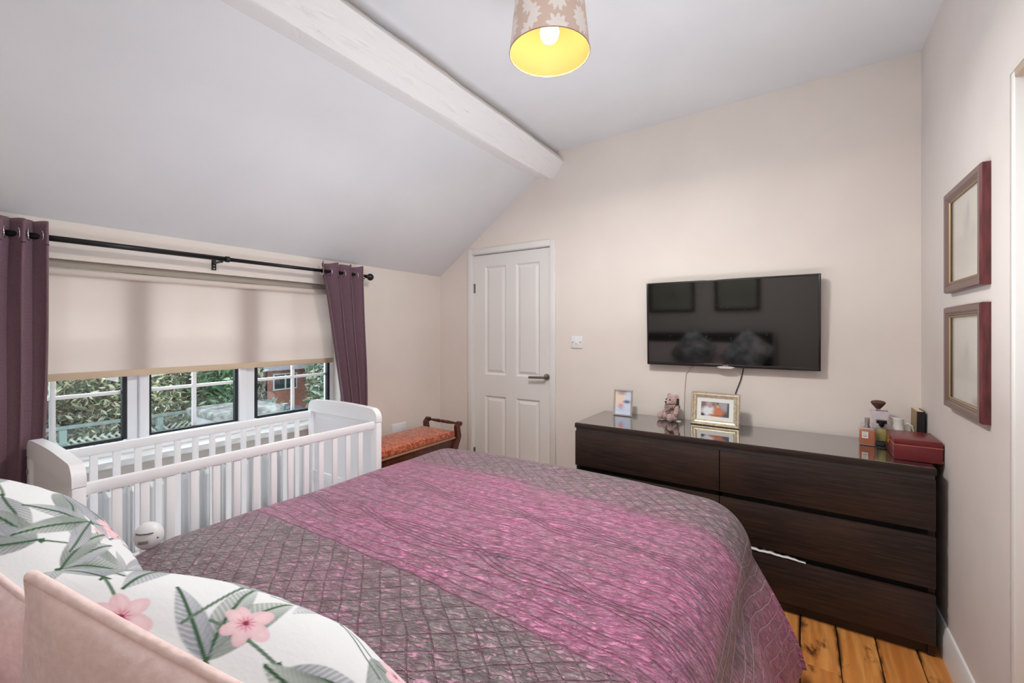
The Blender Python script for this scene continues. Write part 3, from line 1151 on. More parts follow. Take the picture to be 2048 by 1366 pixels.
G().box(-2.70, -2.655, RA0, RA1, 0.12, 0.595).build('back_panel', RADM, rad)
g = G()
for i in range(46):
    y = RA0 + 0.02 + i * 0.0245
    g.box(-2.70, -2.65, y, y + 0.006, 0.596, 0.603)
g.build('grille', RADM, rad)
G().lathe([(0.012, 0.03), (0.012, 0.10), (0.022, 0.11), (0.024, 0.17), (0.018, 0.18)], (-2.665, RA1 + 0.03, 0.0), 'z', 16).build('valve', RADM, rad, 30)
G().tube([(-2.665, RA1 + 0.03, 0.005), (-2.665, RA1 + 0.03, 0.06)], 0.008, 10).build('pipe', RADM, rad, True)

# ---------------------------------------------------------------- curtain rod, curtains, blind
RODX, RODZ = -2.625, 1.731
rod = thing('curtain_rod', 'black metal curtain rod above the window with ball ends', 'curtain rod', (RODX, 1.15, RODZ))
G().tube([(RODX, 0.20, RODZ - 0.004), (RODX, 1.125, RODZ)], 0.0128, 16).build('rod', BLACKM, rod, True)
G().tube([(RODX, 1.12, RODZ), (RODX, 2.055, RODZ + 0.004)], 0.0105, 16).build('inner_rod', BLACKM, rod, True)
G().lathe([(0.0, -0.008), (0.016, -0.008), (0.0165, 0.010), (0.0, 0.010)], (RODX, 1.132, RODZ), 'y', 18).build('collar', BLACKM, rod, 30)
for y, sg in ((0.19, -1), (2.065, 1)):
    g = G().lathe([(0.0105, -0.02 * sg), (0.013, -0.012 * sg), (0.010, -0.004 * sg), (0.018, 0.004 * sg), (0.0245, 0.014 * sg), (0.026, 0.022 * sg), (0.0235, 0.033 * sg), (0.015, 0.043 * sg), (0.0, 0.046 * sg)], (RODX, y, RODZ), 'y', 20)
    g.build('finial', BLACKM, rod, True)
for y in (0.23, 1.105, 2.03):
    g = G().box(XL, XL + 0.005, y - 0.011, y + 0.011, RODZ - 0.056, RODZ + 0.012, 0.001)
    g.box(XL, RODX + 0.004, y - 0.007, y + 0.007, RODZ - 0.021, RODZ - 0.012, 0.001)
    br = g.build('bracket', BLACKM, rod)
    for dz in (-0.047, -0.031):
        G().ball((XL + 0.006, y, RODZ + dz), (0.002, 0.004, 0.004), 10).build('screw', CHROME, br)


def curtain(name, label, path_top, path_bot, z0, z1, eye, seed):
    """a fabric whose plan line changes from the rod to the hem"""
    t = thing(name, label, 'curtain', (RODX, float(np.mean([p[1] for p in path_top])), 0.0), group='aubergine curtains at the window')
    n, mz = len(path_top), 60
    pt, pb = np.array(path_top), np.array(path_bot)
    P = np.zeros((n, mz, 3))
    for j in range(mz):
        f = j / (mz - 1)
        z = z1 + (z0 - z1) * f
        k = f ** 0.75
        k = np.clip((f - 0.06) / 0.94, 0, 1) ** 0.8
        q = pt * (1 - k) + pb * k
        P[:, j, 0] = q[:, 0] + 0.003 * math.sin(f * 9 + seed)
        P[:, j, 1] = q[:, 1] + 0.004 * np.sin(f * 6 + np.arange(n) * 0.02)
        P[:, j, 2] = z + (0.004 * np.sin(np.arange(n) * 0.21 + seed) if j == 0 else 0)
    c = grid_mesh('fabric', P, CURT, t)
    sd = c.modifiers.new('thick', 'SOLIDIFY')
    sd.thickness = 0.003
    # stitched hem line under the eyelets
    jj = int(0.095 / (z1 - z0) * (mz - 1) + 0.5)
    z_h = z1 - 0.095
    f = 0.095 / (z1 - z0)
    k = np.clip((f - 0.06) / 0.94, 0, 1) ** 0.8
    q = pt * (1 - k) + pb * k
    G().tube([(a[0] + 0.003 * math.sin(f * 9 + seed) + 0.0, a[1] + 0.004 * math.sin(f * 6 + i * 0.02), z_h) for i, a in enumerate(q)], 0.0024, 5).build('hem_seam', plain('dark_aubergine_thread', lin(66, 44, 56), 0.9), t, True)
    for (y, ang) in eye:
        m = Matrix.Translation((RODX, y, RODZ)) @ Matrix.Rotation(ang, 4, 'Z')
        pts = [m @ Vector(p) for p in torus_pts((0, 0, 0), 0.0235, 'y')]
        G().tube(pts, 0.0042, 8, True).build('eyelet', CHROME, t, True)
    return t


def wave(y0, y1, waves, amp, ph, n, x=RODX + 0.004, sharp=1.0):
    out = []
    for i in range(n):
        f = i / (n - 1)
        s_ = math.sin(2 * PI * waves * f + ph)
        s_ = math.copysign(abs(s_) ** sharp, s_)
        out.append((x + amp * s_, y0 + (y1 - y0) * f + 0.012 * math.sin(4 * PI * waves * f + 2 * ph)))
    return out


def crossings(y0, y1, waves, ph):
    o, k = [], 0
    for k in range(-2, int(2 * waves) + 3):
        f = (k * PI - ph) / (2 * PI * waves)
        if 0 < f < 1:
            o.append((y0 + (y1 - y0) * f, 0.25 if k % 2 == 0 else -0.25))
    return o


curtain('curtain', 'aubergine eyelet curtain at the left end of the window, behind the near crib end', wave(0.155, 0.447, 4.5, 0.040, -1.2, 260), wave(0.13, 0.435, 4.5, 0.022, -1.2, 260, -2.628), 0.60, 1.788, crossings(0.155, 0.447, 4.5, -1.2), 0.3)
curtain('curtain.001', 'aubergine eyelet curtain at the right end of the window, behind the far crib end', wave(1.685, 2.045, 3.5, 0.050, 2.0, 260), wave(1.885, 2.058, 3.5, 0.036, 2.0, 260, -2.615), 0.60, 1.79, crossings(1.685, 2.045, 3.5, 2.0), 1.4)

bl = thing('roller_blind', 'cream roller blind drawn halfway down over the window', 'blind', (-2.745, 1.06, 1.62))
BY_0, BY_1 = 0.245, 1.885
G().lathe([(0.0, BY_0), (0.016, BY_0), (0.016, BY_1), (0.0, BY_1)], (-2.748, 0, 1.603), 'y', 24).build('roller', plain('blind_roll_fabric', lin(220, 208, 200), 0.8), bl, 40)
G().box(-2.772, -2.752, BY_0 - 0.01, BY_1 + 0.008, 1.622, 1.656, 0.003).build('head_shade', plain('taupe_head_shade', lin(168, 160, 148), 0.6), bl)  # added strip that paints the shade on the white window head
G().box(-2.7605, -2.7595, BY_0 + 0.01, BY_1 - 0.01, 1.146, 1.603).build('fabric', BLIND, bl)
G().box(-2.765, -2.756, BY_0 + 0.01, BY_1 - 0.01, 1.114, 1.147, 0.003).build('hem_bar', BLINDHEM, bl, 30)
for y in (BY_0 - 0.008, BY_1 + 0.002):
    G().box(-2.77, -2.730, y, y + 0.006, 1.583, 1.656, 0.002).build('bracket', UPVC, bl)

# ---------------------------------------------------------------- window bench with scroll arms
bn = thing('bench', 'mahogany bench with turned arm rail and orange patterned seat beyond the crib', 'bench', (-2.43, 2.15, 0))


def brocade():
    m = M('orange_brocade')
    p = m.geo_pos()
    d = m.noise(p, 9, 3, color=True)
    n = m.noise(p, 26, 4, 0.55, 2.2)
    v = m.voronoi(p, 17, 'DISTANCE_TO_EDGE')
    c = m.mix(n.step(0.42, 0.56), lin(168, 66, 42), lin(214, 128, 88))
    c = m.mix(v.step(0.05, 0.015) * 0.6, c, lin(150, 52, 36))
    m.set(color=c, rough=0.6, sheen=0.3, spec=0.3)
    m.bump(n, 0.3, 0.002)
    return m.mat


BN0, BN1 = 1.74, 2.62
g = G().box(-2.605, -2.252, BN0, BN1 - 0.02, 0.506, 0.556, 0.016)
g.build('seat_pad', brocade(), bn, 30)
G().box(-2.607, -2.25, BN0 - 0.002, BN1 - 0.018, 0.494, 0.506, 0.002).build('seat_trim', plain('tan_braid', lin(186, 130, 100), 0.8), bn)
G().box(-2.60, -2.262, BN0, BN1 - 0.02, 0.40, 0.494, 0.006).build('seat_frame', MAHOG, bn, 30)
for yb, sg in ((BN1, 1), (BN0 - 0.012, -1)):
    for x in (-2.60, -2.262):
        pts = [(0.0, 0.0), (-0.02, 0.20), (-0.045, 0.34), (-0.012, 0.44), (0.022, 0.50), (0.016, 0.55), (0.012, 0.585), (0.030, 0.606), (0.045, 0.598)]
        w = [0.016, 0.018, 0.026, 0.030, 0.026, 0.020, 0.018, 0.019, 0.014]
        vs, fs = [], []
        for (dy, z), ww in zip(pts, w):
            for sx in (-0.016, 0.016):
                vs += [(x + sx, yb + sg * (dy - ww), z), (x + sx, yb + sg * (dy + ww), z)]
        for i in range(len(pts) - 1):
            a = i * 4
            b = a + 4
            fs += [(a, a + 1, b + 1, b), (a + 2, b + 2, b + 3, a + 3), (a, b, b + 2, a + 2), (a + 1, a + 3, b + 3, b + 1)]
        e = (len(pts) - 1) * 4
        fs += [(0, 2, 3, 1), (e, e + 1, e + 3, e + 2)]
        g = G().add(vs, fs)
        g.lathe([(0.0, -0.020), (0.0185, -0.018), (0.0185, 0.018), (0.0, 0.020)], (x, yb + sg * 0.038, 0.600), 'x', 16)
        o = g.build('arm_post', MAHOG, bn, 40)
    L0, L1 = -2.582, -2.280
    pr_ = [(0, 0.008), (0.03, 0.009), (0.05, 0.011), (0.11, 0.0145), (0.125, 0.009), (0.135, 0.013), (0.145, 0.009), (0.151, 0.015), (0.157, 0.009), (0.167, 0.013), (0.177, 0.009), (0.19, 0.0145), (0.25, 0.011), (0.27, 0.009), (0.302, 0.008)]
    G().lathe([(r_, L0 + d_) for d_, r_ in pr_], (0, yb + sg * 0.036, 0.600), 'x', 16).build('arm_rail', MAHOG, bn, True)

# double socket on the window wall above the bench
so = thing('wall_socket', 'white double socket on the window wall behind the orange bench', 'socket', (XL, 2.44, 0.56))
G().box(XL, XL + 0.011, 2.37, 2.516, 0.50, 0.586, 0.004).build('plate', UPVC, so, 30)
for y in (2.39, 2.48):
    G().box(XL + 0.011, XL + 0.015, y, y + 0.012, 0.562, 0.578, 0.001).build('rocker', UPVC, so)

# ---------------------------------------------------------------- light switch
sw = thing('light_switch', 'white square switch plate on the wall between door and television', 'switch', (-1.366, YB, 1.254))
G().box(-1.410, -1.322, YB - 0.010, YB, 1.211, 1.297, 0.004).build('plate', UPVC, sw, 30)
G().box(-1.377, -1.355, YB - 0.014, YB - 0.010, 1.240, 1.268, 0.002).build('rocker', UPVC, sw, 30)
for x in (-1.397, -1.335):
    G().lathe([(0.0, -0.0015), (0.0042, -0.001), (0.0042, 0.0)], (x, YB - 0.0101, 1.254), 'y', 12).build('screw', plain('screw_grey', lin(120, 118, 116), 0.4, 0.6), sw)

# ---------------------------------------------------------------- television
TVA = math.radians(2.3)
tv = thing('television', 'black flat television mounted on the wall above the dresser', 'television', (-0.371, 2.868, 1.383), (TVA, 0, 0))
mt = WM[tv.name]
hw, hh = 0.465, 0.2635


def tvbm(n=0):
    m = M('tv_screen')
    m.set(color=lin(7, 7, 9), rough=0.06, spec=0.9, coat=0.0)
    p = m.geo_pos()
    sp = m.noise(p, 60, 4).step(0.62, 0.74)
    m.set(rough=sp * 0.2 + 0.06)
    return m.mat


TVB = plain('tv_gloss_black', lin(12, 12, 13), 0.22, spec=0.7)
G().box(-hw + 0.009, hw - 0.009, -0.001, 0.010, -hh + 0.017, hh - 0.009, 0, mt).build('screen', tvbm(), tv)
g = G().box(-hw, -hw + 0.010, -0.004, 0.028, -hh, hh, 0.002, mt).box(hw - 0.010, hw, -0.004, 0.028, -hh, hh, 0.002, mt)
g.box(-hw + 0.008, hw - 0.008, -0.004, 0.028, hh - 0.010, hh, 0.002, mt).box(-hw + 0.008, hw - 0.008, -0.004, 0.028, -hh, -hh + 0.018, 0.002, mt)
g.build('bezel', TVB, tv, 30)
G().box(-hw + 0.01, hw - 0.01, 0.010, 0.030, -hh + 0.01, hh - 0.01, 0, mt).box(-hw + 0.14, hw - 0.14, 0.029, 0.045, -hh + 0.05, hh - 0.12, 0.006, mt).build('back_shell', plain('tv_back', lin(24, 24, 26), 0.6), tv)
pl = [(-0.050, 0.004), (-0.030, -0.005), (0.030, -0.005), (0.050, 0.004), (0.028, 0.008), (-0.028, 0.008)]
G().prism([(x - 0.0, z - hh - 0.002) for x, z in pl], 'y', -0.008, 0.004, mt).build('sensor_lens', plain('clear_lens', lin(225, 215, 212), 0.15, spec=0.8), tv)
g = G()
for i in range(7):
    g.box(-0.0145 + i * 0.0043, -0.0145 + i * 0.0043 + 0.0030, -0.0052, -0.0042, -hh + 0.0085, -hh + 0.0125, 0, mt)
g.build('logo', plain('logo_silver', lin(205, 208, 212), 0.3, 0.6), tv)
G().box(-0.10, 0.10, 0.042, 0.062, -0.1, 0.1, 0.003, mt).build('wall_bracket', BLACKM, tv)
t = thing('aerial_cable', 'white cable running down the wall from the television behind the teddy', 'cable', (-0.6, 2.92, 0.78))
G().tube([(-0.50, 2.925, 1.17), (-0.535, 2.924, 1.125), (-0.575, 2.922, 1.105), (-0.605, 2.923, 1.07), (-0.615, 2.924, 0.95), (-0.618, 2.924, 0.80), (-0.618, 2.924, 0.6)], 0.0033, 8).build('wire', plain('white_cable', lin(226, 218, 212), 0.5), t, True)
t = thing('power_cable', 'thin black cable running from the television down behind the gold frame', 'cable', (-0.3, 2.92, 0.9))
G().tube([(-0.276, 2.926, 1.17), (-0.283, 2.925, 1.10), (-0.297, 2.922, 1.04), (-0.318, 2.923, 0.98), (-0.345, 2.923, 0.88), (-0.36, 2.923, 0.6)], 0.0027, 8).build('wire', plain('black_cable', lin(28, 22, 20), 0.5), t, True)

# ---------------------------------------------------------------- dresser
DRX0, DRX1, DRY, DRB = -1.143, 0.462, 2.425, 2.905
dr = thing('dresser', 'wide black-brown six-drawer dresser below the television', 'dresser', (-0.34, 2.66, 0))
g = G().box(DRX0, DRX0 + 0.022, DRY + 0.022, DRB, 0, 0.750).box(DRX1 - 0.022, DRX1, DRY + 0.022, DRB, 0, 0.750).box(DRX0, DRX1, DRB - 0.01, DRB, 0.05, 0.738)
g.box(DRX0 + 0.022, DRX1 - 0.022, DRY + 0.03, DRB, 0.055, 0.07).box(-0.352, -0.330, DRY + 0.03, DRB, 0.055, 0.738)
g.build('carcass', DWOOD, dr)
G().box(DRX0 - 0.002, DRX1 + 0.002, DRY - 0.002, DRB, 0.750, 0.776, 0.002).build('top_board', DWOOD, dr, 30)
G().box(DRX0 + 0.022, DRX1 - 0.022, DRY + 0.035, DRY + 0.05, 0.0, 0.055).build('plinth', DWOOD, dr)
GROV = plain('groove_grey', lin(84, 82, 80), 0.6)
zs = [(0.523, 0.730), (0.286, 0.497), (0.055, 0.259)]
BLKG = plain('black_gap', lin(14, 12, 12), 0.8)
G().box(DRX0 + 0.002, DRX1 - 0.002, DRY + 0.012, DRY + 0.03, 0.730, 0.750).build('groove', GROV, dr)
for z0 in (0.497, 0.259):
    G().box(DRX0 + 0.022, DRX1 - 0.022, DRY + 0.030, DRY + 0.05, z0 - 0.02, z0 + 0.045).build('gap_back', BLKG, dr)
for xi, (x0, x1) in enumerate(((DRX0 + 0.001, -0.3435), (-0.3395, DRX1 - 0.001))):
    for zi, (z0, z1) in enumerate(zs):
        # front whose top edge is cut back as a finger grip
        d = G().box(x0, x1, DRY, DRY + 0.020, z0, z1, 0.0014).build('drawer', DWOOD, dr, 30)
        G().box(x0 + 0.03, x1 - 0.03, DRY + 0.020, DRB - 0.03, z0 + 0.01, z0 + 0.15).build('drawer_box', plain('drawer_box_dark', lin(40, 34, 30), 0.7), d)
GT = M('black_glass_top')
GT.set(color=lin(40, 35, 34), rough=0.05, spec=1.0, coat=1.0)
GT.set(coatr=0.02, ior=1.8)
G().box(DRX0 + 0.002, DRX1 - 0.002, DRY + 0.002, DRB - 0.002, 0.776, 0.780, 0.001).build('glass_top', GT.mat, dr, label='polished dark glass sheet on the top')
TOP = 0.7805
# cloth peeping out of the bottom right drawer
ya = np.linspace(0, 1, 40)
Pc = np.zeros((40, 6, 3))
for i, a in enumerate(ya):
    for j in range(6):
        b = j / 5
        Pc[i, j] = (-0.22 + 0.242 * a, DRY + 0.022 - 0.024 * math.sin(b * PI * 0.9), 0.2595 + 0.002 + (0.026 + 0.005 * math.sin(a * 19) + 0.004 * math.sin(a * 47)) * (b - 0.15) * (1 - a) ** 0.5)
cl_ = grid_mesh('garment', Pc, WHITEF)
cl_.modifiers.new('thick', 'SOLIDIFY').thickness = 0.003
tag(cl_, 'white cloth caught above the bottom right dresser drawer', 'clothing')


# ---------------------------------------------------------------- things on the dresser
def blobs(w, h, base, items, n=90):
    """soft printed picture: colour patches blended on a small sheet"""
    U, V = np.meshgrid(np.linspace(0, 1, n), np.linspace(0, 1, n), indexing='ij')
    img = np.zeros((n, n, 3)) + srgb(base)
    for (x, y, rx, ry, col, soft) in items:
        soft = min(0.95, soft * 1.7)
        d = np.sqrt(((U - x) / rx) ** 2 + ((V - y) / ry) ** 2)
        k = np.clip((1 + soft - d) / (2 * soft), 0, 1)[..., None]
        k = k * k * (3 - 2 * k)
        img = img * (1 - k) + srgb(col) * k
    return img


def flat_print(name, W, H, m, col, parent, y=0.0):
    n = col.shape[0]
    U, V = np.meshgrid(np.linspace(-W / 2, W / 2, n), np.linspace(-H / 2, H / 2, n), indexing='ij')
    P = np.stack([U, np.full_like(U, y), V], -1).reshape(-1, 3)
    mm = np.array(m)
    P = (P @ mm[:3, :3].T + mm[:3, 3]).reshape(n, n, 3)
    return grid_mesh(name, P, PRINT, parent, col=col, smooth=False, flip=True)


def frame_ring(W, H, prof, m):
    """mitred frame: prof = list of (inset, y) going from outer edge to inner edge"""
    g = G()
    vs, fs = [], []
    for (d, y) in prof:
        w, h = W / 2 - d, H / 2 - d
        vs += [(-w, y, -h), (w, y, -h), (w, y, h), (-w, y, h)]
    n = len(prof)
    for i in range(n - 1):
        for j in range(4):
            fs.append((i * 4 + j, i * 4 + (j + 1) % 4, (i + 1) * 4 + (j + 1) % 4, (i + 1) * 4 + j))
    return g.add(vs, fs, m)


def gilt():
    m = M('champagne_gilt')
    p = m.geo_pos()
    n = m.noise(p, 70, 4, 0.6)
    c = m.mix(n.step(0.35, 0.7), lin(204, 190, 164), lin(232, 222, 204))
    c = m.mix(m.noise(p, 240, 2).step(0.68, 0.76) * 0.8, c, lin(96, 70, 46))
    m.set(color=c, rough=0.34, metal=0.75)
    return m.mat


GILT = gilt()
# small silver frame
a = math.atan2(0.003, 0.127)
rotf = (-0.12, 0, 0.02)
t = thing('photo_frame', 'small silver photo frame with a pale photograph, left end of the dresser', 'photo frame', (-0.970, 2.778, TOP), rotf, 'photo frames on the dresser')
m = WM[t.name] @ Matrix.Translation((0, 0, 0.086))
W_f, H_f = 0.124, 0.172
frame_ring(W_f, H_f, [(0.0, 0.010), (0.0, -0.004), (0.002, -0.006), (0.009, -0.006), (0.011, -0.003), (0.0115, 0.002)], m).build('frame', plain('polished_silver', lin(224, 218, 212), 0.18, 0.9), t)
ph = blobs(1, 1, (214, 222, 238), [(0.25, 0.85, 0.35, 0.3, (240, 214, 190), 0.5), (0.4, 0.92, 0.25, 0.08, (170, 160, 170), 0.5), (0.3, 0.55, 0.25, 0.22, (238, 214, 196), 0.4), (0.75, 0.55, 0.22, 0.07, (110, 120, 150), 0.4), (0.38, 0.34, 0.16, 0.10, (214, 140, 140), 0.5), (0.42, 0.24, 0.10, 0.06, (180, 130, 160), 0.5), (0.7, 0.15, 0.4, 0.2, (206, 218, 242), 0.5)])
flat_print('photograph', W_f - 0.022, H_f - 0.022, m, ph, t, 0.0015)
G().box(-W_f / 2 + 0.004, W_f / 2 - 0.004, 0.003, 0.010, -H_f / 2 + 0.003, H_f / 2 - 0.003, 0, m).build('backing', plain('black_backing', lin(24, 22, 22), 0.8), t)
G().prism([(0.011, 0.02), (0.014, 0.02), (0.058, -0.074), (0.055, -0.074)], 'x', -0.02, 0.02, m).build('strut', plain('black_strut', lin(24, 22, 22), 0.8), t)

# larger gilt frame with mount
t = thing('photo_frame.001', 'gilt photo frame with a white mount and a couple, right of the teddy', 'photo frame', (-0.418, 2.775, TOP), (-0.17, 0, -0.04), 'photo frames on the dresser')
m = WM[t.name] @ Matrix.Translation((0, 0, 0.097))
W_f, H_f = 0.262, 0.194
frame_ring(W_f, H_f, [(0.0, 0.010), (0.0, -0.006), (0.003, -0.010), (0.008, -0.010), (0.010, -0.006), (0.013, -0.0065), (0.018, -0.011), (0.026, -0.009), (0.031, -0.003), (0.033, 0.001)], m).build('frame', GILT, t)
frame_ring(W_f - 0.062, H_f - 0.062, [(0.0, 0.0008), (0.024, 0.0002), (0.0245, 0.0015)], m).build('mount', plain('white_mount', lin(232, 234, 230), 0.8), t)
ph = blobs(1, 1, (150, 150, 154), [(0.15, 0.85, 0.3, 0.2, (150, 110, 112), 0.5), (0.12, 0.62, 0.12, 0.18, (96, 108, 106), 0.5), (0.3, 0.88, 0.11, 0.13, (180, 178, 182), 0.4), (0.48, 0.7, 0.10, 0.3, (110, 84, 80), 0.5), (0.8, 0.75, 0.3, 0.25, (168, 170, 176), 0.5), (0.97, 0.5, 0.05, 0.6, (84, 86, 92), 0.4), (0.85, 0.15, 0.2, 0.2, (92, 84, 90), 0.5), (0.28, 0.35, 0.24, 0.36, (226, 228, 236), 0.25), (0.32, 0.72, 0.075, 0.14, (206, 150, 132), 0.3), (0.60, 0.60, 0.095, 0.22, (198, 124, 84), 0.35), (0.60, 0.68, 0.05, 0.09, (226, 172, 140), 0.4), (0.62, 0.33, 0.19, 0.26, (204, 126, 94), 0.3), (0.42, 0.1, 0.14, 0.08, (198, 128, 100), 0.4), (0.58, 0.08, 0.12, 0.06, (176, 108, 60), 0.4), (0.6, 0.9, 0.03, 0.05, (70, 72, 80), 0.4), (0.06, 0.1, 0.08, 0.1, (74, 62, 68), 0.4)])
flat_print('photograph', W_f - 0.108, H_f - 0.108, m, ph, t, 0.0014)
G().box(-W_f / 2 + 0.004, W_f / 2 - 0.004, 0.003, 0.010, -H_f / 2 + 0.003, H_f / 2 - 0.003, 0, m).build('backing', plain('black_backing', lin(24, 22, 22), 0.8), t)
G().prism([(0.011, 0.02), (0.014, 0.02), (0.073, -0.082), (0.070, -0.082)], 'x', -0.03, 0.03, m).build('strut', plain('black_strut', lin(24, 22, 22), 0.8), t)

# teddy bear
ted = thing('teddy_bear', 'small dusty pink teddy bear with a checked scarf sitting on the dresser', 'teddy bear', (-0.665, 2.825, TOP), (0, 0, -0.62))
mt2 = WM[ted.name]
g = G()
S_ = [((0, 0.006, 0.052), (0.036, 0.032, 0.046)), ((0, 0.0, 0.122), (0.040, 0.036, 0.036)), ((0, -0.032, 0.112), (0.020, 0.020, 0.017)),
      ((-0.034, 0.004, 0.150), (0.015, 0.009, 0.016)), ((0.034, 0.004, 0.150), (0.015, 0.009, 0.016)),
      ((-0.044, -0.008, 0.066), (0.016, 0.016, 0.022)), ((0.044, -0.008, 0.066), (0.016, 0.016, 0.022)), ((-0.050, -0.020, 0.048), (0.014, 0.016, 0.016)), ((0.050, -0.020, 0.048), (0.014, 0.016, 0.016)),
      ((-0.034, -0.030, 0.020), (0.020, 0.030, 0.019)), ((0.034, -0.030, 0.020), (0.020, 0.030, 0.019)), ((-0.044, -0.060, 0.026), (0.021, 0.017, 0.025)), ((0.044, -0.060, 0.026), (0.021, 0.017, 0.025)),
      ((0, 0.03, 0.022), (0.014, 0.014, 0.014))]
for c, r in S_:
    g.ball(c, r, 20, mt2)


def fur():
    m = M('dusty_pink_plush')
    p = m.geo_pos()
    n = m.noise(p, 160, 4, 0.7)
    m.set(color=m.mix(n.step(0.3, 0.7), lin(172, 140, 134), lin(220, 192, 186)), rough=0.95, sheen=0.4, spec=0.1)
    m.bump(n, 1.0, 0.006)
    return m.mat


tmp = g.build('body', fur(), ted, True)
rm = tmp.modifiers.new('remesh', 'REMESH')
rm.mode = 'VOXEL'
rm.voxel_size = 0.0035
smm = tmp.modifiers.new('smooth', 'SMOOTH')
smm.iterations = 5
tx = bpy.data.textures.new('fur_clumps', 'CLOUDS')
tx.noise_scale = 0.008
dm = tmp.modifiers.new('tufts', 'DISPLACE')
dm.texture = tx
dm.strength = 0.005
DKB = plain('dark_brown_bead', lin(40, 24, 20), 0.2)
for x in (-0.0165, 0.0165):
    G().ball((x, -0.0345, 0.130), 0.0045, 12, mt2).build('eye', DKB, ted, True)
G().ball((0, -0.0535, 0.117), (0.007, 0.005, 0.005), 12, mt2).build('nose', DKB, ted, True)
G().ball((0, -0.0505, 0.1065), (0.0012, 0.004, 0.006), 8, mt2).build('mouth', DKB, ted, True)


def check():
    m = M('checked_cotton')
    p = m.coord('Object')
    x, y, z = m.sep(p)
    fx = ((x * 150.0).frac() - 0.5).abs().step(0.2, 0.3)
    fz = ((z * 130.0).frac() - 0.5).abs().step(0.2, 0.3)
    c = m.mix((fx + fz).min(1.0), lin(236, 226, 216), lin(112, 82, 70))
    m.set(color=c, rough=0.9)
    return m.mat


CHK = check()
g = G()
g.lathe([(0.034, 0.074), (0.043, 0.078), (0.045, 0.088), (0.041, 0.098), (0.030, 0.101)], (0, 0.0, 0), 'z', 24, mt2, False)
sc_o = g.build('scarf', CHK, ted, True)
vs = [(-0.034, -0.032, 0.094), (0.034, -0.032, 0.094), (0.022, -0.047, 0.072), (0.002, -0.050, 0.058), (-0.018, -0.047, 0.072)]
G().add(vs + [(x, y + 0.004, z) for x, y, z in vs], [(0, 1, 2, 3, 4), (9, 8, 7, 6, 5)] + [(i, (i + 1) % 5, (i + 1) % 5 + 5, i + 5) for i in range(5)], mt2).build('scarf_point', CHK, sc_o)
G().box(0.037, 0.0395, -0.016, 0.010, 0.098, 0.138, 0, mt2 @ Matrix.Rotation(0.3, 4, 'Z')).build('ear_tag', plain('dark_green_tag', lin(36, 44, 40), 0.4), ted, label='dark tag hanging from the ear')
G().box(0.030, 0.062, -0.012, 0.012, 0.0, 0.004, 0, mt2).build('sewn_label', plain('white_label', lin(226, 226, 220), 0.7), ted)

# perfume, brush, jug, box, book
ORANGE = M('orange_perfume').set(color=lin(226, 138, 104), rough=0.08, spec=0.6)
ORANGE.set(trans=0.35, ior=1.4)
CLEAR = glass_mat('clear_bottle_glass', (0.95, 0.96, 0.95))
PAPER = plain('cream_label', lin(238, 232, 220), 0.7)
GREYINK = plain('grey_ink', lin(120, 112, 104), 0.8)


def rounded(g, x0, x1, y0, y1, z0, z1, b, m):
    return g.box(x0, x1, y0, y1, z0, z1, b, m)


t = thing('perfume_bottle', 'square perfume bottle of orange liquid with a silver pump on the dresser', 'perfume bottle', (0.275, 2.745, TOP), (0, 0, -0.10))
m = WM[t.name]
rounded(G(), -0.030, 0.030, -0.018, 0.018, 0.004, 0.072, 0.004, m).build('liquid', ORANGE.mat, t, 40)
bt = rounded(G(), -0.034, 0.034, -0.022, 0.022, 0.0, 0.084, 0.006, m).build('bottle', CLEAR, t, 40)
G().box(-0.020, 0.004, -0.0228, -0.0221, 0.034, 0.066, 0, m).build('paper_label', PAPER, t)
g = G()
for i, (w0, w1) in enumerate(((-0.016, -0.002), (-0.017, -0.001), (-0.015, 0.0), (-0.016, 0.0))):
    z = 0.060 - i * 0.006
    g.box(w0, w1, -0.0231, -0.0227, z, z + (0.0012 if i < 3 else 0.003), 0, m)
g.build('label_print', GREYINK, t)
rounded(G(), -0.026, 0.026, -0.016, 0.016, 0.084, 0.106, 0.004, m).build('shoulder', CLEAR, t, 40)
G().lathe([(0.013, 0.084), (0.013, 0.092), (0.009, 0.093), (0.009, 0.104), (0.0105, 0.105), (0.0105, 0.132), (0.0, 0.133)], (0, 0, 0), 'z', 20, m).build('pump', CHROME, t, 40)

t = thing('perfume_bottle.001', 'square perfume bottle of yellow liquid with black collar beside the red box', 'perfume bottle', (0.333, 2.775, TOP), (0, 0, -0.12))
m = WM[t.name]
YEL = M('yellow_perfume').set(color=lin(196, 184, 112), rough=0.08, spec=0.6)
YEL.set(trans=0.3, ior=1.4)
rounded(G(), -0.020, 0.020, -0.014, 0.014, 0.020, 0.078, 0.004, m).build('liquid', YEL.mat, t, 40)
rounded(G(), -0.026, 0.026, -0.019, 0.019, 0.0, 0.086, 0.005, m).build('bottle', CLEAR, t, 40)
rounded(G(), -0.022, 0.022, -0.016, 0.016, 0.004, 0.016, 0.003, m).build('foot', plain('dark_glass_foot', lin(30, 34, 32), 0.1), t)
G().lathe([(0.006, 0.086), (0.006, 0.092), (0.011, 0.092), (0.011, 0.104), (0.021, 0.105), (0.021, 0.121), (0.0, 0.122)], (0, 0, 0), 'z', 20, m).build('collar', plain('gloss_black_cap', lin(18, 17, 18), 0.2), t, 40)

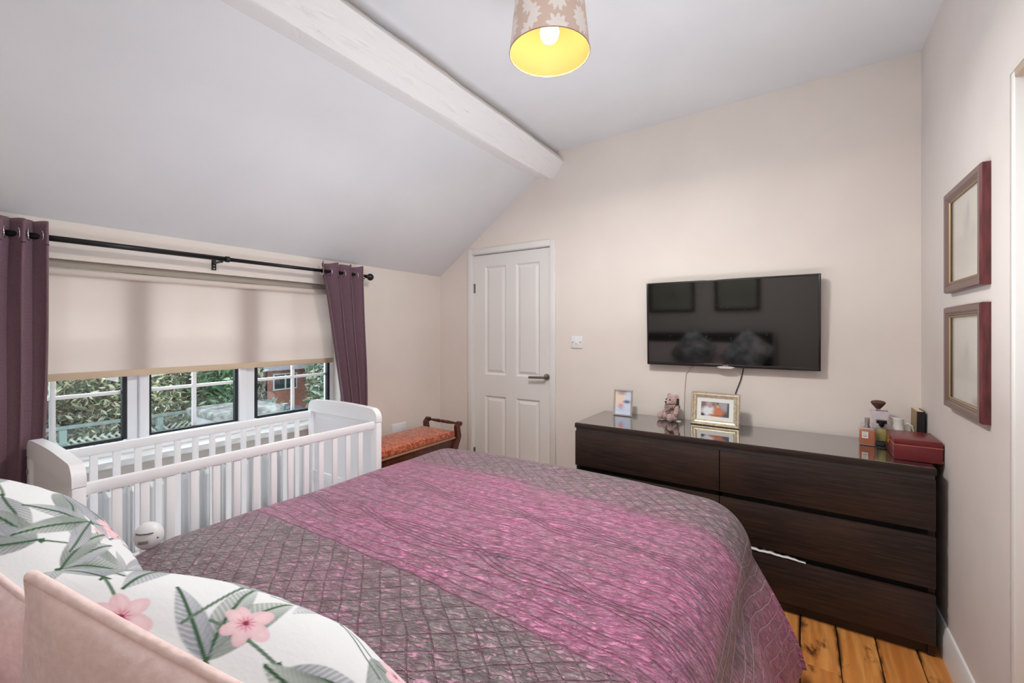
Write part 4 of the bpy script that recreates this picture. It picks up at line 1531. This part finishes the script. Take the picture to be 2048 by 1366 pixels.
t = thing('tumbler', 'frosted white flared tumbler behind the yellow perfume, holding a make-up brush', 'tumbler', (0.330, 2.825, TOP))
m = WM[t.name]
FROST = plain('frosted_white_glass', lin(222, 212, 218), 0.3)
vs, fs = [], []
for (w, d, z) in ((0.026, 0.020, 0.0), (0.027, 0.020, 0.06), (0.030, 0.022, 0.12), (0.036, 0.024, 0.160), (0.033, 0.021, 0.160), (0.027, 0.018, 0.12), (0.024, 0.017, 0.01)):
    vs += [(-w, -d, z), (w, -d, z), (w, d, z), (-w, d, z)]
for i in range(6):
    for j in range(4):
        fs.append((i * 4 + j, i * 4 + (j + 1) % 4, (i + 1) * 4 + (j + 1) % 4, (i + 1) * 4 + j))
fs += [(3, 2, 1, 0), (24, 25, 26, 27)]
G().add(vs, fs, m).build('body', FROST, t)
t = thing('makeup_brush', 'fluffy brown make-up brush standing in the white tumbler', 'make-up brush', (0.326, 2.825, TOP + 0.02))
m = WM[t.name]
G().lathe([(0.004, 0.0), (0.006, 0.06), (0.007, 0.130), (0.0, 0.131)], (0, 0, 0), 'z', 14, m).build('handle', BLACKM, t, 40)
G().lathe([(0.008, 0.128), (0.009, 0.150), (0.0, 0.1505)], (0, 0, 0), 'z', 16, m).build('ferrule', CHROME, t, 40)
BR = M('brown_bristle')
nb_ = BR.noise(BR.coord('Object', (1, 1, 0.08)), 500, 3)
BR.set(color=BR.mix(nb_.step(0.3, 0.7), lin(66, 42, 34), lin(124, 88, 72)), rough=0.9)
BR.bump(nb_, 0.8, 0.003)
G().lathe([(0.009, 0.149), (0.014, 0.156), (0.022, 0.166), (0.0285, 0.176), (0.030, 0.181), (0.024, 0.187), (0.012, 0.190), (0.0, 0.191)], (0, 0, 0), 'z', 28, m).build('bristles', BR.mat, t, 60)

t = thing('jug', 'small white china jug with a loop handle behind the red box', 'jug', (0.402, 2.825, TOP))
m = WM[t.name]
CHINA = plain('white_china', lin(232, 230, 226), 0.15)
G().lathe([(0.0, 0.0), (0.022, 0.0), (0.026, 0.02), (0.027, 0.05), (0.022, 0.085), (0.018, 0.105), (0.022, 0.128), (0.0205, 0.128), (0.0165, 0.105), (0.020, 0.085), (0.024, 0.05), (0.022, 0.02), (0.0, 0.006)], (0, 0, 0), 'z', 28, m).build('body', CHINA, t, 50)
G().tube([m @ Vector(p) for p in ((0.016, 0, 0.098), (0.034, 0, 0.108), (0.050, 0, 0.098), (0.056, 0, 0.075), (0.050, 0, 0.05), (0.026, 0, 0.03))], 0.0042, 10).build('handle', CHINA, t, True)
G().add([(-0.014, -0.010, 0.124), (-0.014, 0.010, 0.124), (0.012, 0.012, 0.1285), (0.012, -0.012, 0.1285), (-0.036, 0, 0.134), (-0.016, 0, 0.104)], [(0, 4, 5), (1, 5, 4), (0, 3, 2, 1, 4)], m).build('spout', CHINA, t)

t = thing('jewellery_box', 'dark red leather box with a brass clasp on the dresser corner', 'box', (0.4185, 2.605, TOP))
LEA = M('burgundy_leather')
n_ = LEA.noise(LEA.geo_pos(), 300, 4)
LEA.set(color=LEA.mix(n_, lin(96, 26, 34), lin(124, 40, 46)), rough=0.28, spec=0.5)
LEA.bump(n_, 0.15, 0.0006)
G().box(0.341, 0.497, 2.500, 2.712, TOP, TOP + 0.064, 0.004).build('base', LEA.mat, t, 30)
G().box(0.341, 0.497, 2.500, 2.712, TOP + 0.0655, TOP + 0.091, 0.004).build('lid', LEA.mat, t, 30)
G().box(0.3405, 0.4975, 2.4995, 2.7125, TOP + 0.0632, TOP + 0.0662, 0).build('seam', plain('gold_tooling', lin(190, 110, 96), 0.5), t)
g = G().box(0.3365, 0.341, 2.597, 2.613, TOP + 0.066, TOP + 0.081, 0.001).box(0.3365, 0.341, 2.599, 2.611, TOP + 0.049, TOP + 0.062, 0.001)
g.tube(torus_pts((0.336, 2.605, TOP + 0.058), 0.007, 'x', 16), 0.0016, 6, True)
g.build('clasp', GOLDM, t)
G().ball((0.4965, 2.501, TOP + 0.008), 0.0022, 8).build('stud', GOLDM, t)

t = thing('book', 'small black book with cream pages leaning on the wall behind the red box', 'book', (0.475, 2.80, TOP), (0, 0.02, 0))
m = WM[t.name]
G().box(-0.0125, 0.0125, 0.002, 0.110, 0.002, 0.172, 0, m).build('pages', plain('cream_pages', lin(226, 208, 176), 0.8), t)
G().box(-0.0155, -0.0125, -0.001, 0.112, 0, 0.175, 0, m).build('cover', plain('gilt_cover', lin(150, 126, 92), 0.5), t)
G().box(0.0125, 0.0155, -0.001, 0.112, 0, 0.175, 0, m).build('cover', plain('dark_cover', lin(36, 33, 32), 0.5), t)
G().box(-0.0125, 0.0155, -0.004, -0.001, 0, 0.173, 0.001, m).build('spine', plain('black_spine', lin(22, 21, 22), 0.5), t)


# ---------------------------------------------------------------- framed prints
def print_frame(name, label, m_loc, rotz, W, H, pic, wood, gold, group, front=None):
    front = front or wood
    t = thing(name, label, 'framed print', m_loc, (0, 0, rotz), group)
    m = WM[t.name]
    frame_ring(W, H, [(0.0, 0.0), (0.0, -0.020), (0.004, -0.026)], m).build('frame', wood, t)
    frame_ring(W, H, [(0.004, -0.026), (0.022, -0.026), (0.028, -0.020), (0.031, -0.021), (0.036, -0.016)], m).build('moulding', front, t)
    frame_ring(W - 0.072, H - 0.072, [(0.0, -0.016), (0.003, -0.018), (0.006, -0.014)], m).build('slip', gold, t)
    flat_print('print', W - 0.082, H - 0.082, m, pic, t, -0.008)
    G().box(-W / 2 + 0.036, W / 2 - 0.036, -0.0135, -0.012, -H / 2 + 0.036, H / 2 - 0.036, 0, m).build('glass', FRAMEGLASS, t)
    G().box(-W / 2 + 0.01, W / 2 - 0.01, -0.006, 0.0, -H / 2 + 0.01, H / 2 - 0.01, 0, m).build('backing', plain('brown_backing', lin(120, 98, 74), 0.9), t)
    return t


def darkred():
    m = M('dark_red_frame_wood')
    n = m.noise(m.geo_pos((14, 14, 2)), 6, 4)
    m.set(color=m.mix(n.step(0.3, 0.7), lin(74, 30, 34), lin(112, 52, 54)), rough=0.3, spec=0.5)
    return m.mat


FRW = darkred()
FRONT = plain('moulding_reflection_taupe', lin(116, 94, 88), 0.4)  # room reflection on the glossy dark red fronts, put into the colour
SLIP = plain('dull_gold_slip', lin(170, 146, 108), 0.4, 0.4)
pic1 = blobs(1, 1, (226, 222, 210), [(0.5, 0.60, 0.10, 0.20, (200, 198, 192), 0.6), (0.55, 0.75, 0.04, 0.12, (186, 186, 184), 0.6), (0.4, 0.45, 0.35, 0.05, (204, 202, 196), 0.8), (0.5, 0.30, 0.45, 0.16, (212, 208, 198), 0.6), (0.72, 0.50, 0.08, 0.10, (202, 200, 194), 0.6)])
pic2 = blobs(1, 1, (224, 222, 214), [(0.45, 0.45, 0.20, 0.14, (206, 204, 200), 0.7), (0.5, 0.56, 0.06, 0.12, (194, 194, 192), 0.6), (0.5, 0.32, 0.5, 0.06, (208, 206, 200), 0.8), (0.85, 0.04, 0.14, 0.05, (170, 160, 148), 0.5)])
print_frame('framed_print', 'upper of the two dark red framed sketches on the right wall', (XR, 2.188, 1.681), PI / 2 + PI, 0.42, 0.390, pic1, FRW, SLIP, 'framed prints on the right wall', FRONT)
print_frame('framed_print.001', 'lower of the two dark red framed sketches on the right wall', (XR, 2.188, 1.236), PI / 2 + PI, 0.42, 0.390, pic2, FRW, SLIP, 'framed prints on the right wall', FRONT)
BLKF = plain('black_frame_wood', lin(26, 24, 24), 0.4)
pic3 = blobs(1, 1, (196, 196, 176), [(0.5, 0.4, 0.4, 0.2, (170, 172, 150), 0.6)])
print_frame('framed_print.002', 'black framed print above the headboard reflected left in the television', (-1.41, YF, 1.56), PI, 0.58, 0.46, pic3, BLKF, GOLDM, 'framed prints above the bed')
print_frame('framed_print.003', 'black framed print above the headboard reflected in the middle of the television', (-0.64, YF, 1.56), PI, 0.50, 0.46, pic3, BLKF, GOLDM, 'framed prints above the bed')

# ---------------------------------------------------------------- pendant lamp
LX, LY, LZ = -0.782, 1.437, 2.375
lamp = thing('pendant_lamp', 'pendant lamp with pale damask drum shade and golden lining below the ceiling', 'pendant lamp', (LX, LY, LZ))


def damask():
    m = M('damask_shade_fabric')
    uvn = m.coord('Object')
    x, y, z = m.sep(uvn)
    ang = x.m('ARCTAN2', y) * (9 / (2 * PI))
    row = (z / 0.115 + (ang.floor() * 0.5)).frac() - 0.5
    cx = ang.frac() - 0.5
    n = m.noise(m.comb(x, y, z), 60, 3)
    n2 = m.noise(m.comb(x, y, z), 24, 2)
    lob = (row.m('ARCTAN2', cx) * 11.0).sin()
    d = ((cx * cx * 4.6 + row * row * 3.6).pow(0.5)) + lob * 0.13 + (n - 0.5) * 0.55 + (n2 - 0.5) * 0.25
    f = d.step(0.74, 0.80, 1.0, 0.0)
    hol = ((d * 7.0 + lob * 0.4).frac() - 0.5).abs().step(0.06, 0.16, 1.0, 0.0)
    c = m.mix(f * (1.0 - hol * 0.75), lin(218, 190, 176), lin(243, 236, 230))
    m.set(color=c, rough=0.75, sheen=0.2)
    m.bump(f + n * 0.3, 0.3, 0.001)
    return m.mat


R0, R1, HS = 0.150, 0.122, 0.255
sh = G().lathe([(R0, 0.0), (R1, HS)], (LX, LY, LZ), 'z', 64, caps=False).build('shade', damask(), lamp, True)
LIN_ = M('gold_shade_lining').set(color=lin(252, 222, 148), rough=0.45, spec=0.4)
G().lathe([(R0 - 0.0025, 0.001), (R1 - 0.0025, HS - 0.001)], (LX, LY, LZ), 'z', 64, caps=False).build('lining', LIN_.mat, lamp, True)
G().tube(torus_pts((LX, LY, LZ), R0 - 0.001, 'z', 64), 0.0018, 6, True).build('rim', plain('brown_rim', lin(140, 108, 70), 0.6), lamp, True)
G().tube(torus_pts((LX, LY, LZ + HS), R1 - 0.001, 'z', 64), 0.0018, 6, True).build('top_rim', plain('brown_rim', lin(140, 108, 70), 0.6), lamp, True)
g = G()
for k in range(3):
    a = 2 * PI * k / 3
    g.tube([(LX + 0.022 * math.cos(a), LY + 0.022 * math.sin(a), LZ + HS - 0.03), (LX + R1 * math.cos(a), LY + R1 * math.sin(a), LZ + HS - 0.001)], 0.0016, 6)
g.tube(torus_pts((LX, LY, LZ + HS - 0.03), 0.022, 'z', 20), 0.0018, 6, True)
g.build('spider', STEEL, lamp, True)
G().lathe([(0.014, 0.135), (0.017, 0.14), (0.018, 0.205), (0.022, 0.21), (0.022, 0.232), (0.008, 0.25)], (LX, LY, LZ), 'z', 20).build('lamp_holder', UPVC, lamp, 40)
BULB = M('lit_bulb').set(color=(1, 1, 1), emit=(1.0, 0.93, 0.80), estr=6.0)
G().lathe([(0.0, 0.040), (0.014, 0.043), (0.027, 0.052), (0.034, 0.066), (0.036, 0.080), (0.033, 0.094), (0.022, 0.112), (0.015, 0.128), (0.013, 0.140)], (LX, LY, LZ), 'z', 24).build('bulb', BULB.mat, lamp, True)
G().tube([(LX, LY, LZ + 0.245), (LX, LY, 2.702)], 0.0032, 8).build('cord', UPVC, lamp, True)
G().lathe([(0.0, 0.0), (0.03, -0.002), (0.044, -0.010), (0.046, -0.022), (0.0, -0.022)][::-1], (LX, LY, 2.722), 'z', 24).build('ceiling_rose', UPVC, lamp, 40)
pd = bpy.data.lights.new('pendant_bulb_light', 'AREA')
pd.shape = 'DISK'
pd.size = 0.22
pd.energy = 25.0
pd.color = (1.0, 0.96, 0.91)
po = bpy.data.objects.new('pendant_bulb_light', pd)
po.location = (LX, LY, LZ + 0.004)
COL.objects.link(po)

# ---------------------------------------------------------------- the garden outside
gm = M('garden_ground')
n_ = gm.noise(gm.geo_pos(), 1.5, 5)
gm.set(color=gm.mix(n_, lin(92, 100, 70), lin(140, 138, 120)), rough=0.95)
G().box(-30, -3.2, -14, 26, -1.75, -1.6).build('ground', gm.mat, **S)


def leaf_cloud(name, parent, n, fn, size, cols, seed, lean=0.0):
    """n small leaf blades as one mesh; fn(r) gives a point"""
    r = np.random.default_rng(seed)
    c = np.array([fn(r) for _ in range(n)])
    d1 = r.normal(size=(n, 3))
    d1 /= np.linalg.norm(d1, axis=1, keepdims=True)
    d2 = np.cross(d1, r.normal(size=(n, 3)))
    d2 /= np.linalg.norm(d2, axis=1, keepdims=True)
    L = size * r.uniform(0.6, 1.3, (n, 1))
    Wd = L * 0.30
    nn = np.cross(d1, d2) * L * 0.12
    P = np.stack([c - d1 * L, c + d2 * Wd + nn, c + d1 * L, c - d2 * Wd + nn], 1)
    me = bpy.data.meshes.new(name)
    pts = P.reshape(-1, 3)
    if parent is not None:
        inv = np.array(WM[parent.name].inverted())
        pts = pts @ inv[:3, :3].T + inv[:3, 3]
    me.vertices.add(n * 4)
    me.vertices.foreach_set('co', pts.ravel())
    me.loops.add(n * 4)
    me.loops.foreach_set('vertex_index', np.arange(n * 4, dtype=np.int32))
    me.polygons.add(n)
    me.polygons.foreach_set('loop_start', np.arange(0, n * 4, 4, dtype=np.int32))
    me.update(calc_edges=True)
    cc = np.array([lin(*k_) for k_ in cols])[r.integers(0, len(cols), n)]
    cc = np.clip(cc * r.uniform(0.75, 1.25, (n, 1)), 0, 1)
    a_ = me.attributes.new('print', 'FLOAT_COLOR', 'POINT')
    a_.data.foreach_set('color', np.concatenate([np.repeat(cc, 4, 0), np.ones((n * 4, 1))], 1).astype(np.float32).ravel())
    return link(name, me, LEAFM, parent, None, kind='stuff')


BARK = plain('bark', lin(110, 96, 80), 0.9)


def lumpy(x0, x1, y0, y1, z0, z1, sd):
    def f(r):
        y = r.uniform(y0, y1)
        top = z1 + 0.35 * math.sin(y * 1.7 + sd) + 0.2 * math.sin(y * 4.1)
        z = z0 + (top - z0) * r.uniform() ** 0.8
        d = 0.28 * math.sin(y * 3 + z * 4 + sd) + 0.18 * math.sin(z * 7 - y * 5) + r.uniform(-0.35, 0.1) * 1.2
        return (x1 + d, y, z)
    return f


hg = thing('hedge', 'tall variegated evergreen hedge seen through the left window panes', 'hedge', (-7.0, 1.5, -1.6))
leaf_cloud('foliage', hg, 100000, lumpy(-7.2, -6.2, -3.0, 2.35, -1.5, 3.1, 0.5), 0.038, [(232, 228, 196), (196, 200, 150), (150, 164, 118), (112, 130, 98), (92, 112, 88), (212, 214, 186), (84, 102, 86), (158, 146, 118)], 3)
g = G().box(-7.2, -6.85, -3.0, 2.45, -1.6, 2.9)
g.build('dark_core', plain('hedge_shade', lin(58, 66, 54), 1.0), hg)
g = G()
for i in range(10):
    y = -1.0 + i * 0.32
    g.tube([(-6.7, y, -1.6), (-6.3, y + 0.2, 0.4), (-6.05, y + random.uniform(-0.4, 0.5), 1.3 + random.uniform(0, 0.6))], [0.03, 0.02, 0.008], 6)
g.build('stems', BARK, hg, kind='stuff')

sb = thing('bamboo', 'bright green bamboo-like shrub seen through the middle window pane', 'shrub', (-6.4, 2.58, -1.6))
def bf(r):
    a, q = r.uniform(0, 2 * PI), r.uniform() ** 0.5
    z = r.uniform(-1.2, 2.2)
    return (-6.3 + 0.4 * q * math.cos(a), 2.58 + 0.34 * q * math.sin(a), z)
leaf_cloud('foliage', sb, 6500, bf, 0.06, [(124, 166, 118), (96, 140, 98), (84, 122, 88), (164, 194, 150), (104, 124, 104)], 8)
g = G()
for i in range(9):
    y = 2.36 + i * 0.05
    g.tube([(-6.4, y, -1.6), (-6.35, y + 0.05, 2.0)], 0.014, 6)
g.build('canes', BARK, sb, kind='stuff')

rh = thing('shrub', 'reddish brown bare twiggy shrub beyond the middle window pane', 'shrub', (-7.6, 3.28, -1.6))
def rf(r):
    a, q = r.uniform(0, 2 * PI), r.uniform() ** 0.5
    return (-7.6 + 0.5 * q * math.cos(a), 3.28 + 0.36 * q * math.sin(a), r.uniform(-0.9, 2.0))
leaf_cloud('foliage', rh, 3200, rf, 0.045, [(150, 126, 104), (176, 148, 122), (92, 74, 60), (120, 128, 104), (196, 182, 160)], 12)
g = G()
for i in range(24):
    y = 3.0 + random.uniform(0, 0.56)
    g.tube([(-7.6, y, -1.6), (-7.5 + random.uniform(-0.3, 0.3), y + random.uniform(-0.2, 0.2), 2.0)], 0.012, 5)
g.build('stems', BARK, rh, kind='stuff')

# grey fence with lattice
fe = thing('trellis', 'weathered grey garden fence with diagonal lattice below the hedge', 'fence', (-5.6, 1.0, -1.6))
TIM = plain('blue_grey_timber', lin(116, 132, 128), 0.85, bump=(30, 0.3, 0.004))
FX = -5.45
G().box(FX - 0.03, FX + 0.03, -1.6, 2.05, 0.460, 0.488, 0.005).build('top_rail', TIM, fe)
for y in (-0.6, 0.32, 1.02, 1.72):
    G().box(FX - 0.035, FX + 0.035, y - 0.025, y + 0.025, -1.6, 0.46, 0.004).build('post', TIM, fe)
LAT = plain('lattice_timber', lin(170, 180, 166), 0.8)
y = -1.6
while y < 2.05:
    for sg in (1, -1):
        L = 0.85
        m = Matrix.Translation((FX + 0.02 * sg, y, 0.07)) @ Matrix.Rotation(sg * PI / 4, 4, 'X')
        G().box(-0.006, 0.006, -0.008, 0.008, -L / 2, L / 2, 0, m).build('slat', LAT, fe)
    y += 0.052

gw = thing('garden_wall', 'white rendered garden wall with a rough stone coping outside the window', 'wall', (-4.9, 3.4, -1.6))
WRD = plain('white_render', lin(222, 224, 230), 0.9, bump=(25, 0.4, 0.01))
G().box(-5.2, -4.72, 1.95, 2.50, -1.6, 0.47).build('pier', WRD, gw)
G().box(-5.10, -4.80, 2.50, 4.9, -1.6, 0.30).build('render', WRD, gw)
STN = M('mossy_stone')
n_ = STN.noise(STN.geo_pos(), 9, 6, 0.65)
STN.set(color=STN.mix(n_.step(0.35, 0.7), lin(112, 110, 106), lin(186, 187, 186)), rough=0.95)
STN.bump(n_, 0.6, 0.02)
G().box(-5.28, -4.64, 1.88, 2.57, 0.47, 0.545, 0.025).build('coping_stone', STN.mat, gw, 30)
y = 2.58
while y < 4.9:
    L = random.uniform(0.35, 0.55)
    G().box(-5.18 + random.uniform(0, 0.03), -4.72 - random.uniform(0, 0.03), y, y + L - 0.015, 0.30, 0.37 + random.uniform(0, 0.02), 0.02).build('coping_stone', STN.mat, gw, 30)
    y += L

# brick house farther off
hs = thing('brick_house', 'red brick house with grey roof seen through the right window pane', 'house', (-15, 8.6, -1.6))
bk = M('red_brick')
bt_ = bk.new('ShaderNodeTexBrick')
bt_.inputs['Color1'].default_value = lin(206, 140, 126) + (1,)
bt_.inputs['Color2'].default_value = lin(190, 122, 110) + (1,)
bt_.inputs['Mortar'].default_value = lin(176, 150, 138) + (1,)
bt_.inputs['Scale'].default_value = 4.4
x, y_, z = bk.sep(bk.geo_pos())
bk.t.links.new(bk.comb(y_ + x, z, 0.0).k, bt_.inputs['Vector'])
bk.set(color=X(bk.t, bt_.outputs[0]), rough=0.9)
G().box(-18, -14, 6.75, 9.7, -1.6, 0.12).build('wall', bk.mat, hs)
G().prism([(-18.4, 0.08), (-13.7, 0.08), (-16, 1.9)], 'y', 6.55, 9.95).build('roof', plain('slate', lin(140, 142, 152), 0.8), hs)
wf = G().box(-14.03, -13.96, 7.35, 8.15, -0.58, -0.04).build('window', UPVC, hs)
for (a, b) in ((7.40, 7.72), (7.78, 8.10)):
    G().box(-13.965, -13.95, a, b, -0.53, -0.09).build('pane', plain('dark_pane', lin(70, 80, 86), 0.1), wf)
G().box(-14.06, -13.94, 7.08, 7.16, -1.6, 0.1).build('downpipe', BLACKM, hs)

sbr = thing('tree', 'pale green shrub tree beside the brick house', 'tree', (-13, 9.9, -1.6))
def tf(r):
    a, q = r.uniform(0, 2 * PI), r.uniform() ** 0.5
    z = r.uniform(-1.0, 3.2)
    return (-12.6 + 0.9 * q * math.cos(a), 8.85 + 1.1 * q * math.sin(a), z)
leaf_cloud('foliage', sbr, 7000, tf, 0.13, [(172, 190, 170), (196, 200, 160), (150, 176, 160), (204, 214, 200), (130, 150, 130)], 15)
G().tube([(-12.6, 8.85, -1.6), (-12.6, 8.85, 2.0)], [0.12, 0.04], 8).build('trunk', BARK, sbr)
tl = thing('tree.001', 'dark leafy tree to the left of the brick house', 'tree', (-13, 6.0, -1.6))
def tf2(r):
    a, q = r.uniform(0, 2 * PI), r.uniform() ** 0.5
    return (-13.0 + 0.6 * q * math.cos(a), 6.0 + 0.55 * q * math.sin(a), r.uniform(-1.0, 2.6))
leaf_cloud('foliage', tl, 4200, tf2, 0.12, [(150, 150, 140), (110, 116, 104), (86, 92, 84), (190, 190, 176), (170, 150, 120)], 16)
G().tube([(-13.0, 6.0, -1.6), (-13.0, 6.0, 1.5)], [0.12, 0.04], 8).build('trunk', BARK, tl)


wb = thing('wheelie_bin', 'dark blue grey bin standing before the brick house', 'bin', (-10.6, 5.78, -1.6), (0, 0, 0.5))
m = WM[wb.name]
BINM = plain('bin_plastic', lin(66, 78, 94), 0.5)
vs = [(-0.22, -0.24, 0.06), (0.22, -0.24, 0.06), (0.22, 0.24, 0.06), (-0.22, 0.24, 0.06), (-0.29, -0.34, 0.98), (0.29, -0.34, 0.98), (0.29, 0.34, 0.98), (-0.29, 0.34, 0.98)]
G().add(vs, [(3, 2, 1, 0), (0, 1, 5, 4), (1, 2, 6, 5), (2, 3, 7, 6), (3, 0, 4, 7), (4, 5, 6, 7)], m).build('body', BINM, wb)
G().prism([(-0.37, 0.98), (0.38, 0.98), (0.36, 1.03), (0.1, 1.09), (-0.2, 1.08), (-0.37, 1.02)], 'x', -0.31, 0.31, m).build('lid', BINM, wb)
for x in (-0.24, 0.24):
    G().lathe([(0.0, -0.03), (0.10, -0.03), (0.10, 0.03), (0.0, 0.03)], (x, 0.26, 0.10), 'x', 18, m).build('wheel', BLACKM, wb)
gt = thing('garden_table', 'white garden table standing beyond the wall under the pale tree', 'table', (-9.9, 6.75, -1.6), (0, 0, 0.5))
m = WM[gt.name]
WPL = plain('white_garden_paint', lin(222, 226, 230), 0.5)
G().box(-0.7, 0.7, -0.45, 0.45, 0.74, 0.78, 0.01, m).build('table_top', WPL, gt)
for x in (-0.62, 0.62):
    for y in (-0.37, 0.37):
        G().box(x - 0.03, x + 0.03, y - 0.03, y + 0.03, 0, 0.74, 0, m).build('leg', WPL, gt)
lo = thing('shrub.001', 'low silvery shrub growing behind the white garden wall', 'shrub', (-6.4, 3.25, -1.6))
def lf_(r):
    return (-6.4 + r.uniform(-0.3, 0.3), r.uniform(3.02, 3.5), -1.4 + 1.58 * r.uniform() ** 0.7 + 0.15 * math.sin(r.uniform(0, 6)))
leaf_cloud('foliage', lo, 4500, lf_, 0.045, [(150, 180, 160), (176, 198, 190), (110, 140, 116), (196, 206, 200)], 20)
G().tube([(-6.4, 3.25, -1.6), (-6.4, 3.3, 0.0)], 0.03, 6).build('stem', BARK, lo)
